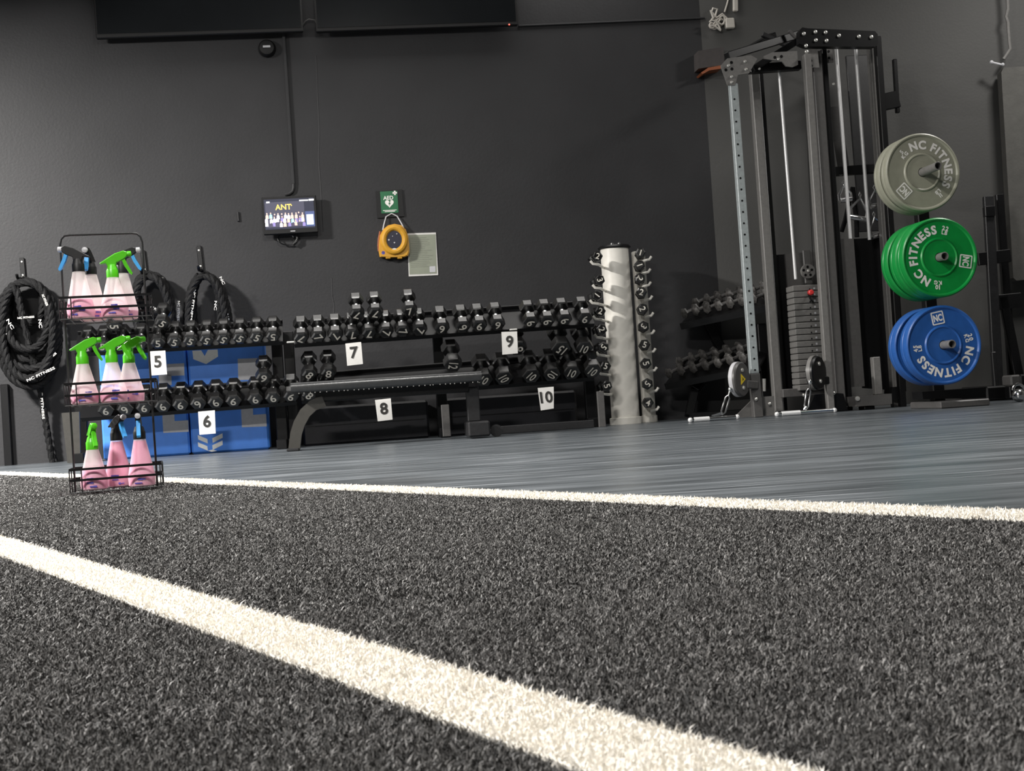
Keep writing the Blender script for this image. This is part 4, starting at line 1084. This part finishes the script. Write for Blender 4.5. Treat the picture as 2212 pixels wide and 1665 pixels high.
swivel(1597, 819, 1.10, M_MGREY, True)
swivel(1763, 805, 1.08, M_BLACK, False)
MB().bar(on_wall(1610, 830, 1.06), on_wall(1634, 832, 1.02), 0.05, 0.04, EZ, 0.005).build('swivel_arm', M_MGREY, cm)
MB().bar(on_wall(1770, 820, 1.04), on_wall(1790, 822, 1.0), 0.05, 0.04, EZ, 0.005).build('swivel_arm', M_BLACK, cm)
bolts([(1628, 830)], 1.032, 0.020); bolts([(1633, 862)], 1.032, 0.011); bolts([(1662, 872)], 0.97, 0.011)
bolts([(1736, 853), (1801, 849)], 0.99, 0.011)
mb = MB(); mb.cyl(on_wall(1650, 845, 0.98), on_wall(1650, 818, 0.98), 0.012, n=10); mb.build('pop_pin', M_BOLT, cm)
# base plates
q = [on_wall(x, y, 0.96) for x, y in ((1584, 891), (1630, 858), (1672, 855), (1672, 888), (1640, 893))]
for p in (q[0], q[3], q[4]): p.z = 0.004
MB().prism([p - EN * 0.012 for p in q], EN * 0.012).build('base_gusset', M_GREY, cm)
B2('base_rail', M_MGREY, 1688, 850, 1800, 842, 0.80, 0.055, 0.06, side=EZ)
q = [on_wall(x, y, 0.98) for x, y in ((1742, 878), (1760, 852), (1800, 848), (1822, 850), (1832, 885), (1800, 886))]
q[0].z = q[4].z = q[5].z = 0.006
MB().prism([p - EN * 0.012 for p in q], EN * 0.012).build('base_gusset', M_BLACK, cm)
p, q_ = drop(on_wall(1676, 889, 0.96), 0.016), drop(on_wall(1830, 880, 0.96), 0.016)
MB().bar(p, q_, 0.03, 0.03, EZ, 0.003).build('floor_rail', M_DARK, cm)
q = [on_wall(x, y, 0.86) for x, y in ((1927, 836), (1953, 834), (1953, 862), (1925, 864))]
MB().prism([p - EN * 0.12 for p in q], EN * 0.12).build('foot', M_BLACK, cm)
# top frame
q = [on_wall(x, y, 1.0) for x, y in ((1727, 66), (1733, 59), (1745, 61), (1890, 67), (1896, 74), (1897, 96), (1890, 101), (1742, 100), (1727, 94))]
hb = MB().prism([p - EN * 0.06 for p in q], EN * 0.06).build('top_header', M_BLACK, cm)
bolts([(1736, 73), (1761, 69), (1783, 70), (1762, 87), (1785, 88), (1812, 77), (1855, 79), (1882, 80), (1741, 99), (1742, 112)], 1.0, 0.0125)
q = [on_wall(x, y, 1.03) for x, y in ((1557, 142), (1571, 126), (1622, 119), (1636, 127), (1618, 158), (1594, 162), (1588, 184), (1572, 184))]
gs = MB().prism([p - EN * 0.012 for p in q], EN * 0.012).build('gusset_plate', M_GREY, cm)
bolts([(1573, 142), (1609, 133), (1611, 150), (1580, 166), (1580, 178)], 1.03, 0.010)
mb = MB()
for x, y in ((1580, 135), (1568, 151), (1581, 149)): mb.lathe([(0.010, 0), (0.010, 0.001), (0.0004, 0.001)], on_wall(x, y, 1.0302), EN, 12)
mb.build('gusset_holes', M_BLACK, gs)
q = [on_wall(x, y, 0.99) for x, y in ((1650, 121), (1668, 113), (1722, 110), (1724, 140), (1712, 145), (1698, 143), (1690, 133), (1651, 127))]
gs = MB().prism([p - EN * 0.012 for p in q], EN * 0.012).build('gusset_plate', M_GREY, cm)
mb = MB()
for x, y in ((1674, 124), (1688, 122)): mb.lathe([(0.010, 0), (0.010, 0.001), (0.0004, 0.001)], on_wall(x, y, 0.9902), EN, 12)
mb.build('gusset_holes', M_BLACK, gs)
bolts([(1681, 128), (1640, 149)], 0.99, 0.008)
q = [on_wall(x, y, 0.97) for x, y in ((1749, 106), (1766, 106), (1770, 146), (1754, 146))]
gs = MB().prism([p - EN * 0.010 for p in q], EN * 0.010).build('gusset_plate', M_GREY, cm)
q = [on_wall(x, y, 0.84) for x, y in ((1780, 104), (1797, 102), (1801, 134), (1785, 136))]
gs2 = MB().prism([p - EN * 0.010 for p in q], EN * 0.010).build('gusset_plate', M_GREY, cm)
mb = MB()
for x, y, d in ((1750 + 2, 131, 0.9702), (1753, 142, 0.9702)): mb.lathe([(0.009, 0), (0.009, 0.001), (0.0004, 0.001)], on_wall(x, y, d), EN, 12)
mb.build('gusset_holes', M_BLACK, gs)
mb = MB()
for x, y in ((1790, 111), (1791, 125)): mb.lathe([(0.009, 0), (0.009, 0.001), (0.0004, 0.001)], on_wall(x, y, 0.8402), EN, 12)
mb.build('gusset_holes', M_BLACK, gs2)
bolts([(1783, 120), (1800, 182)], 0.845, 0.010)
B2('top_beam', M_BLACK, 1570, 122, 1728, 74, 1.0, 0.05, 0.05, d1=0.80, side=EZ)
B2('top_beam', M_BLACK, 1578, 128, 1670, 76, 0.9, 0.035, 0.05, d1=0.5, side=EZ)
B2('top_beam', M_BLACK, 1618, 150, 1728, 142, 0.85, 0.055, 0.06, side=EZ)
B2('diagonal_brace', M_DARK, 1646, 74, 1700, 98, 0.7, 0.03, 0.03, side=EZ)
B2('diagonal_brace', M_BLACK, 1625, 150, 1730, 84, 0.9, 0.04, 0.05, side=EZ)
B2('diagonal_brace', M_MGREY, 1704, 66, 1728, 92, 0.9, 0.02, 0.02, side=EZ)
B2('side_bracket', M_BLACK, 1904, 222, 1940, 214, 0.80, 0.11, 0.04, side=EZ)
B2('side_bracket', M_BLACK, 1932, 128, 1939, 244, 0.76, 0.026, 0.03)
B2('attachment_rail', M_BLACK, 1792, 372, 1920, 362, 0.66, 0.06, 0.05, side=EZ)
B2('back_panel', M_MGREY, 1800, 230, 1822, 372, 0.55, 0.09, 0.02)
B2('back_panel', M_DARK, 1850, 120, 1880, 500, 0.40, 0.16, 0.02)
# attachments hung on the machine
def dh(label, x, y, s=1.0, tw_=0.0):
    c = on_wall(x, y, 0.725); t = thing('pull_stirrup', label, 'cable attachment', c, WALL_A, 'chrome attachments hung on the cable machine')
    w = 0.045 * s; hgt = 0.10 * s
    ex = (EX * math.cos(tw_) + EZ * math.sin(tw_)); ez = (EZ * math.cos(tw_) - EX * math.sin(tw_))
    mb = MB(); mb.tube([c + ex * -w - ez * hgt, c + ex * -w - ez * (hgt * 0.6), c, c + ex * w - ez * (hgt * 0.6), c + ex * w - ez * hgt], 0.0115, 8); mb.build('frame', M_CHROME, t)
    mb = MB(); mb.cyl(c + ex * -w - ez * hgt, c + ex * w - ez * hgt, 0.018, n=12); mb.build('grip', M_CHROME, t)
    mb = MB(); mb.tube([c + EZ * 0.0, c + EZ * 0.022 + EX * 0.008, c + EZ * 0.04, c + EZ * 0.022 - EX * 0.008], 0.004, 6, closed=True); mb.build('swivel_ring', M_CHROME, t)
dh('small chrome handle leftmost of those hung on the cable machine', 1822, 402, 0.9, 0.1)
dh('large chrome stirrup handle hung between the two guide rods', 1858, 428, 1.35, -0.2)
dh('chrome stirrup handle hung lowest beside the right guide rod', 1888, 470, 1.2, 0.25)
dh('chrome handle hung right of the guide rods by grey plates', 1889, 412, 1.0, 0.1)
c = on_wall(1842, 405, 0.65); t = thing('tricep_rope', 'braided black pull rope hung on the cable machine', 'cable attachment', c, WALL_A)
mb = MB(); mb.tube([c, on_wall(1846, 440, 0.66), on_wall(1850, 480, 0.66), on_wall(1851, 512, 0.66)], 0.016, 8); mb.build('rope_leg', M_ROPE, t)
mb = MB(); mb.tube([c, on_wall(1834, 440, 0.655), on_wall(1826, 475, 0.655), on_wall(1818, 500, 0.655)], 0.016, 8); mb.build('rope_leg', M_ROPE, t)
# carabiner + bar resting on the floor, left and right
def cab(label, cx, cy, fx, fy, bx0, by0, bx1, by1, d):
    a, f = on_wall(cx, cy, d), on_wall(fx, fy, d); f.z = 0.03
    p, q_ = on_wall(bx0, by0, d), on_wall(bx1, by1, d); p.z = q_.z = 0.016
    t = thing('pull_bar', label, 'cable attachment', drop((p + q_) / 2), WALL_A, 'chrome pull bars lying under the low pulleys')
    ch = MB().cyl(p, q_, 0.0125, n=12).build('bar', M_CHROME, t)
    for k in (0.0, 1.0):
        e = p.lerp(q_, k); MB().ball(e, 0.016, 10).build('end_cap', M_ROD, t)
    MB().cyl(p.lerp(q_, 0.08), p.lerp(q_, 0.40), 0.0155, n=12).build('grip', M_ROD, t)
    m_ = (p + q_) / 2
    dv = (a - f).normalized(); sx = dv.cross(EN).normalized()
    def loop(c0, c1, w):
        return [c0 + sx * 0, c0.lerp(c1, 0.15) + sx * w, c0.lerp(c1, 0.85) + sx * w, c1, c0.lerp(c1, 0.85) - sx * w, c0.lerp(c1, 0.15) - sx * w]
    mb = MB(); mb.tube(loop(a.lerp(f, 0.25), f + EZ * 0.005, 0.013), 0.0052, 7, closed=True); mb.build('carabiner', M_CHROME, t)
    mb = MB(); mb.ball(a.lerp(f, 0.05), 0.015, 10); mb.cyl(a.lerp(f, 0.05), a.lerp(f, 0.3), 0.007, n=8); mb.build('cable_stop', M_CHROME, t)
    mb = MB(); mb.tube([m_ + EZ * 0.014, f + EZ * 0.014 + sx * 0.01, f + EZ * 0.02, m_ + EZ * 0.014 - sx * 0.012], 0.005, 6); mb.build('eye', M_CHROME, t)
cab('chrome pull bar on the floor under the pulley with yellow triangle', 1578, 838, 1560, 890, 1491, 904, 1592, 893, 1.16)
cab('chrome pull bar on the floor under the black low pulley', 1750, 822, 1741, 882, 1678, 889, 1802, 878, 1.21)

# ------------------------------------------------------------------ short post pedestal and floor pieces right of the machine
t = thing('landmine_base', 'low grey floor pedestal with a short upright tube right of the machine', 'pedestal', drop(on_wall(1883, 876, 1.05)), WALL_A)
q = [on_wall(x, y, 1.05) for x, y in ((1848, 857), (1926, 850), (1927, 872), (1850, 878))]
MB().prism([p - EN * 0.16 for p in q], EN * 0.16).build('box_base', M_MGREY, t)
MB().bar(on_wall(1896, 852, 0.97), on_wall(1890, 771, 0.97), 0.05, 0.05, EX, 0.004).build('post', M_GREY, t)
p = on_wall(1872, 880, 0.97)
MB().wbox(drop(p, 0.012), 0.07, 0.10, 0.024, 0.004).build('foot', M_BLACK, t)
mb = MB(); mb.lathe([(0.016, 0), (0.014, 0.01), (0.001, 0.014)], on_wall(1852, 861, 1.052), EN, 12); mb.build('bolt', M_BOLT, t)

# ------------------------------------------------------------------ plate tree and bumper plates
D_TIP = 2.10
tree = thing('plate_tree', 'black upright storage post with three steel pegs carrying the bumper plates', 'plate tree', drop(on_wall(2026, 872, 1.62)), WALL_A)
pt_, pb_ = on_wall(1978, 318, 1.62), on_wall(2026, 868, 1.62); pb_.z = 0.02
MB().bar(pb_, pt_, 0.072, 0.06, EX, 0.005).build('post', M_BLACK, tree)
q = [on_wall(x, y, 1.70) for x, y in ((1992, 846), (2102, 838), (2130, 836), (2130, 858), (2103, 860), (1994, 862))]
MB().prism([p - EN * 0.14 for p in q], EN * 0.14).build('cross_base', M_BLACK, tree)
MB().wbox(drop(on_wall(2050, 868, 1.72), 0.020), 0.30, 0.40, 0.04, 0.006).build('floor_plate', M_MGREY, tree)
def face_text(mb, txt, c, ang, rad, size, bold=0.03, spacing=1.0, step=None):
    """letters on an arc, tops outwards, read clockwise, centred on ang (degrees)"""
    adv = []
    for ch_ in txt:
        if ch_ == ' ': adv.append(0.36)
        else:
            vs, _ = text_geo(ch_, 1.0, bold); adv.append(max(v.x for v in vs) * 2 + 0.13)
    tot = sum(adv) * size; pos = -tot / 2
    for ch_, a_ in zip(txt, adv):
        m_ = pos + a_ * size / 2; pos += a_ * size
        if ch_ == ' ': continue
        th_ = math.radians(ang) - m_ / rad
        o = c + EX * (rad * math.cos(th_)) + EZ * (rad * math.sin(th_))
        yv = EX * math.cos(th_) + EZ * math.sin(th_); xv = EX * math.sin(th_) - EZ * math.cos(th_)
        add_text(mb, ch_, o, xv, yv, size, bold)
def plate(label, c, th_, m, group, ang=None, kg=None, lb=None):
    """c: centre of the front face; th_: thickness"""
    t = thing('bumper_plate', label, 'weight plate', c - EN * (th_ / 2), WALL_A, group)
    R = 0.225
    prof = [(0.027, 0.006), (0.10, 0.006), (0.108, 0.0), (0.205, 0.0), (0.219, 0.006), (R, 0.016), (R, th_ * 0.42), (R - 0.002, th_ * 0.45), (R - 0.002, th_ * 0.55), (R, th_ * 0.58), (R, th_ - 0.014), (0.2225, th_ - 0.005),
            (0.216, th_), (0.209, th_ - 0.002), (0.202, th_ - 0.010), (0.112, th_ - 0.011), (0.106, th_ - 0.004), (0.101, th_ - 0.003), (0.094, th_ - 0.008), (0.027, th_ - 0.008), (0.027, 0.006)]
    MB().lathe(prof, c - EN * th_, EN, 72, caps=False).build('disc', m, t, angle=28)
    if ang is not None:
        fc = c - EN * 0.0092
        mb = MB(); face_text(mb, 'NC FITNESS', fc, ang, 0.157, 0.066, 0.042); mb.build('lettering', M_WHITE, t)
        for k, txt in ((-1, kg), (1, lb)):
            mb = MB(); a = ang + 94 * (-k)
            face_text(mb, txt[0], fc, a, 0.168, 0.034, 0.035); face_text(mb, txt[1], fc, a, 0.143, 0.030, 0.035); mb.build('weight_marking', M_WHITE, t)
        a = math.radians(ang + 181); yv = -(EX * math.cos(a) + EZ * math.sin(a)) * -1; xv = EX * math.sin(a) - EZ * math.cos(a)
        o = fc + EX * (0.156 * math.cos(a)) + EZ * (0.156 * math.sin(a))
        lg = MB(); 
        def rr(w, cr, z): 
            P = []
            for sx_, sy_, a0 in ((1, 1, 0), (-1, 1, 90), (-1, -1, 180), (1, -1, 270)):
                for j in range(4):
                    an = math.radians(a0 + j * 30); P.append(o + EN * z + xv * (sx_ * (w - cr) + cr * math.cos(an)) + yv * (sy_ * (w - cr) + cr * math.sin(an)))
            return P
        lg.prism(rr(0.037, 0.006, 0.0), EN * 0.0008, 0); lg.prism(rr(0.030, 0.003, 0.0009), EN * 0.0003, 1); 
        add_text(lg, 'NC', o + EN * 0.0015, xv, yv, 0.052, 0.04, mi=0, sx=0.70)
        lg.build('logo_badge', [M_WHITE, m], t)
    return t
def tip(x, y): return on_wall(x, y, D_TIP)
PEG = {'grey': tip(2027, 358), 'green': tip(2041, 553), 'blue': tip(2057, 743)}
for k, p in PEG.items():
    mb = MB(); mb.lathe([(0.0235, -0.44), (0.0235, -0.001), (0.0225, 0.0), (0.0185, 0.0), (0.0180, -0.06), (0.0005, -0.06)], p, EN, 20)
    mb.build('peg', M_GREY, tree)
def stack(key, m, offs, th_, labs, group, ang, kg, lb):
    p = PEG[key]
    for i, (o_, lab) in enumerate(zip(offs, labs)):
        plate(lab, p - EN * o_, th_, m, group, ang if i == 0 else None, kg, lb)
stack('grey', M_PLG, (0.19, 0.29), 0.082, ('front grey bumper plate on the top peg, with white ring lettering', 'rear grey bumper plate on the top peg, behind the lettered one'), 'grey bumper plates on the top peg', 40, ('5', 'KG'), ('11', 'LB'))
stack('green', M_PLGR, (0.055, 0.150, 0.265), 0.090, ('front green bumper plate on the middle peg, with white ring lettering', 'middle green bumper plate, between two green plates', 'rearmost green bumper plate, nearest the post'), 'green bumper plates on the middle peg', 168, ('10', 'KG'), ('22', 'LB'))
stack('blue', M_PLB, (0.095, 0.255), 0.100, ('front blue bumper plate on the lowest peg, with white ring lettering', 'rear blue bumper plate on the lowest peg, a gap behind the front one'), 'blue bumper plates on the lowest peg', 278, ('20', 'KG'), ('45', 'LB'))

# ------------------------------------------------------------------ things beside the plates, against the right wall
t = thing('squat_stand', 'pair of dark upright posts with cross arms behind the plates', 'squat stand', drop(on_rwall(2150, 862, 0.5)), ra)
def RB(name, m, x0, y0, x1, y1, d, w, th, foot=False, par=None):
    p, q_ = on_rwall(x0, y0, d), on_rwall(x1, y1, d)
    if foot: q_.z = 0.0
    return MB().bar(q_, p, w, th, RX, 0.004).build(name, m, par or t)
RB('post', M_DARK, 2134, 424, 2157, 862, 0.45, 0.062, 0.05, True)
RB('post', M_BLACK, 2158, 420, 2190, 862, 0.36, 0.050, 0.05, True)
RB('sleeve', M_BLACK, 2135.5, 446, 2137, 468, 0.462, 0.066, 0.06)
MB().bar(on_rwall(2112, 560, 0.45), on_rwall(2182, 552, 0.45), 0.085, 0.04, EZ, 0.004).build('cross_arm', M_BLACK, t)
MB().bar(on_rwall(2136, 655, 0.42), on_rwall(2206, 648, 0.42), 0.10, 0.04, EZ, 0.004).build('cross_arm', M_BLACK, t)
RB('brace', M_BLACK, 2166, 640, 2208, 850, 0.42, 0.06, 0.04)
RB('brace', M_DARK, 2145, 760, 2153, 850, 0.55, 0.028, 0.04)
MB().wbox(drop(on_rwall(2150, 866, 0.5), 0.05), 0.30, 0.36, 0.09, 0.01).build('base', M_BLACK, t)
t = thing('storage_rail', 'low black storage rail with pads along the floor by the right wall', 'rail', drop(on_rwall(2200, 862, 0.4)), ra)
p, q_ = on_rwall(2176, 852, 0.78), on_rwall(2330, 838, 0.78)
MB().bar(Vector((p.x, p.y, 0.05)), Vector((q_.x, q_.y, 0.05)), 0.08, 0.10, EZ, 0.006).build('rail', M_BLACK, t)
for x in (2186, 2206, 2240):
    p = on_rwall(x, 840, 0.78); MB().wbox(Vector((p.x, p.y, 0.125)), 0.07, 0.12, 0.07, 0.01).build('pad', M_BLACK if x != 2186 else M_MGREY, t)
c = drop(on_floor(2202, 868)); t = thing('kettlebell', 'small chrome kettlebell at the right edge of the floor', 'kettlebell', c)
t2 = MB(); cc_ = Vector((c.x, c.y, 0.040)); t2.ball(cc_, 0.042, 18, (1, 1, 0.95)); t2.build('bell', M_CHROME, t)
mb = MB(); mb.tube([cc_ + EX * (0.034 * math.cos(a)) + EZ * (0.032 + 0.034 * math.sin(a)) for a in [i * math.pi / 10 for i in range(11)]], 0.009, 8); mb.build('handle', M_CHROME, t)

t = thing('hanging_mat', 'thick grey exercise mat hung from a cord at the right edge', 'mat', on_rwall(2185, 370, 0.08), ra)
q = [on_rwall(x, y, 0.14) for x, y in ((2163, 156), (2168, 146), (2290, 138), (2340, 590), (2196, 606), (2189, 600))]
mb = MB(); mb.prism([p - RN * 0.09 for p in q], RN * 0.09)
mb.build('mat_body', M_MAT, t)
pp = [(2171, -60), (2176, 0), (2177, 20), (2173, 36), (2177, 48), (2178, 66), (2180, 90), (2182, 106), (2176, 116), (2168, 128)]
mb = MB(); mb.tube([on_rwall(x, y, 0.10) for x, y in pp], 0.011, 8); mb.build('hanging_cord', M_GREY, t)
mb = MB(); mb.cyl(on_rwall(2143, 135, 0.12), on_rwall(2164, 140, 0.14), 0.008, n=8); mb.ball(on_rwall(2142, 134.5, 0.12), 0.014, 10); mb.ball(on_rwall(2166, 139.5, 0.14), 0.013, 10); mb.build('hanging_peg', M_LGREY, t)

# ------------------------------------------------------------------ wire caddy with spray bottles
CA = math.radians(14); CX = Vector((math.cos(CA), math.sin(CA), 0)); CN = Vector((math.sin(CA), -math.cos(CA), 0))
CB = on_floor(255, 1056, 0.012)
def cad(px, py, d=0.0):
    r = ray(px, py); o = CB + CN * d
    return CAM + r * ((o - CAM).dot(CN) / r.dot(CN))
def cs(p): return (p - CB).dot(CX)
def cpt(s, d, z): return CB + CX * s + CN * d + EZ * (z - CB.z)
DF, DBK = 0.0935, -0.0925
cdy = thing('wire_caddy', 'tall black wire caddy with three baskets of spray bottles on the turf', 'caddy', Vector((CB.x, CB.y, 0.01)), CA)
s_l, s_r = cs(cad(152, 1063, DF)), cs(cad(351, 1048, DF))
lev = []
for (xb, yb, ym, yt) in ((255, 1055.5, 1031, 1008), (245, 871, 849, 824), (230, 686, 663, 639)):
    lev.append((cad(xb, yb, DF).z, cad(xb, ym, DF).z, cad(xb, yt, DF).z))
lev[0] = (0.014, lev[0][1], lev[0][2])
# U-shaped frame
pl_, pr_ = cs(cad(163, 1064, 0.0)), cs(cad(340, 1050, 0.0))
zt_ = cad(210, 506, 0.0).z
pts = [cpt(pl_, 0, 0.012)] + [cpt(pl_, 0, zt_ - 0.03), cpt(pl_ + 0.004, 0, zt_ - 0.012), cpt(pl_ + 0.014, 0, zt_ - 0.002), cpt(pl_ + 0.03, 0, zt_), cpt(pr_ - 0.03, 0, zt_), cpt(pr_ - 0.014, 0, zt_ - 0.002), cpt(pr_ - 0.004, 0, zt_ - 0.012), cpt(pr_, 0, zt_ - 0.03), cpt(pr_, 0, 0.012)]
MB().tube(pts, 0.0034, 8).build('frame', M_DARK, cdy)
for zb, zm, ztp in lev:
    bk = thing('basket', None, None, (0, 0, 0)); bk.parent = cdy
    del_ = [(s_l, DF), (s_r, DF), (s_r, DBK), (s_l, DBK)]
    mb = MB()
    for zz, hh in ((ztp, 0.0036), (zm, 0.0036)):
        for i in range(4):
            a, b_ = del_[i], del_[(i + 1) % 4]
            p, q_ = cpt(a[0], a[1], zz), cpt(b_[0], b_[1], zz); n = (q_ - p).cross(EZ).normalized()
            mb.obox((p + q_) / 2, (q_ - p) / 2, n * 0.0012, EZ * hh)
    mb.build('band', M_BLACK, bk)
    mb = MB()
    for f in (0.0, 0.13, 0.985): mb.cyl(cpt(s_l + (s_r - s_l) * f, DF, zb), cpt(s_l + (s_r - s_l) * f, DF, ztp), 0.0019, n=6)
    for f in (0.0, 0.5, 1.0): mb.cyl(cpt(s_l + (s_r - s_l) * f, DBK, zb), cpt(s_l + (s_r - s_l) * f, DBK, ztp), 0.0019, n=6)
    for s_ in (s_l, s_r): mb.cyl(cpt(s_, 0.02, zb), cpt(s_, 0.02, ztp), 0.0019, n=6)
    mb.tube([cpt(a, b_, zb) for a, b_ in del_], 0.0022, 6, closed=True)
    for i in range(1, 9): mb.cyl(cpt(s_l + (s_r - s_l) * i / 9, DF, zb), cpt(s_l + (s_r - s_l) * i / 9, DBK, zb), 0.0016, n=6)
    mb.build('wires', M_DARK, bk)

def bottle(label, px, py, d, lev_i, colour, yaw, level, tall, trig=None):
    zb = lev[lev_i][0] + 0.003
    g = cad(px, py, d); s_ = cs(g)
    o = cpt(s_, d, zb)
    t = thing('spray_bottle', label, 'spray bottle', o, CA, 'spray bottles in the wire caddy')
    H = 0.150 if tall else 0.128
    R0, R1 = 0.0420, 0.0172
    def rad(z): return R0 + (R1 - R0) * max(0.0, min(1.0, (z - 0.03) / (H - 0.03))) if z > 0.03 else R0 - 0.002 * (0.03 - z) / 0.03
    zs = [0.0, 0.004, 0.015, 0.03, 0.05, 0.08, 0.11, H, H + 0.012]
    prof = [(0.001, 0.0), (R0 - 0.006, 0.0)] + [(rad(z), z) for z in zs[1:]] + [(0.013, H + 0.014), (0.001, H + 0.014)]
    MB().lathe(prof, o, EZ, 32).build('bottle', M_BOTTLE, t)
    lz = level
    prof = [(0.001, 0.002), (R0 - 0.007, 0.002)] + [(rad(z) - 0.0015, z) for z in (0.005, 0.015, 0.03, 0.05, 0.08, 0.11, H) if z < lz] + [(rad(lz) - 0.0015, lz), (0.001, lz)]
    MB().lathe(prof, o, EZ, 32).build('liquid', M_PINK, t)
    a = yaw; fx = CX * math.cos(a) + (-CN) * math.sin(a); sx = EZ.cross(fx)
    hm = {'green': M_TGREEN, 'black': M_MATT}[colour]; tm = M_TGREEN if trig is None else M_TBLUE
    zc = H - 0.004
    MB().lathe([(0.0185, 0), (0.0185, 0.022), (0.0165, 0.026), (0.0145, 0.034), (0.012, 0.040)], o + EZ * zc, EZ, 20).build('collar', hm, t)
    P = lambda f, z, w=0.0: o + fx * f + EZ * (zc + z) + sx * w
    head = [(-0.012, 0.030), (0.012, 0.030), (0.014, 0.046), (0.028, 0.052), (0.036, 0.056), (0.046, 0.064), (0.047, 0.078), (0.036, 0.082), (0.010, 0.074), (-0.014, 0.060), (-0.036, 0.046), (-0.036, 0.042), (-0.018, 0.045)]
    mb = MB(); mb.prism([P(f, z, -0.0085) for f, z in head], sx * 0.017); h = mb.build('spray_head', hm, t)
    bv = h.modifiers.new('bevel', 'BEVEL'); bv.width = 0.003; bv.segments = 2; bv.limit_method = 'ANGLE'
    tg = [(0.028, 0.058), (0.038, 0.060), (0.046, 0.040), (0.060, 0.012), (0.057, 0.006), (0.050, 0.012), (0.036, 0.036)]
    mb = MB(); mb.prism([P(f, z, -0.006) for f, z in tg], sx * 0.012); h = mb.build('trigger', tm, t)
    mb = MB(); mb.lathe([(0.0075, 0), (0.0085, 0.003), (0.0085, 0.012), (0.003, 0.014), (0.0005, 0.014)], P(0.046, 0.072), fx, 12); mb.build('nozzle', hm if colour == 'green' else M_LGREY, t)
    mb = MB(); rg = random.Random(int(px))
    for i in range(3):
        z = 0.012 + 0.012 * i; th0 = rg.uniform(-0.5, 0.4)
        for j in range(2):
            an = th0 + j * 0.22; dirv = CN * math.cos(an) + CX * math.sin(an); tn = EZ.cross(dirv)
            mb.obox(o + dirv * (R0 + 0.0006) + EZ * z, tn * rg.uniform(0.003, 0.0075), dirv * 0.0004, EZ * rg.uniform(0.0012, 0.003))
    mb.build('label_print', M_BLPR, t)
    return t
FR, RE = 0.046, -0.045
bottle('white spray bottle with black head and blue trigger pointing left, top basket', 176, 690, FR, 2, 'black', math.pi * 0.93, 0.060, True, 1)
bottle('white spray bottle with black head and blue trigger facing front, top basket rear', 202, 686, RE, 2, 'black', -math.pi * 0.56, 0.030, True, 1)
bottle('white spray bottle with green head in front, right half of the top basket', 249, 684, FR, 2, 'green', 0.0, 0.035, False)
bottle('white spray bottle with blue trigger behind the green-headed one, top basket', 270, 681, RE, 2, 'black', -0.1, 0.026, True, 1)
bottle('green-headed spray bottle standing alone at left of the middle basket', 184, 874, FR, 1, 'green', 0.0, 0.031, False)
bottle('green-headed spray bottle in the centre of the middle basket', 247, 870, FR, 1, 'green', 0.0, 0.033, False)
bottle('green-headed spray bottle at right rear of the middle basket', 284, 867, RE, 1, 'green', -0.45, 0.033, False)
bottle('half-full green-headed spray bottle at left of the bottom basket', 205, 1058, FR, 0, 'green', -math.pi * 0.42, 0.062, False)
bottle('full pink spray bottle with black head, middle of the bottom basket', 258, 1054, RE, 0, 'black', -math.pi * 0.33, 0.142, True, 1)
bottle('full pink spray bottle with blue trigger facing front, right of the bottom basket', 308, 1051, FR, 0, 'black', -math.pi * 0.5, 0.142, True, 1)
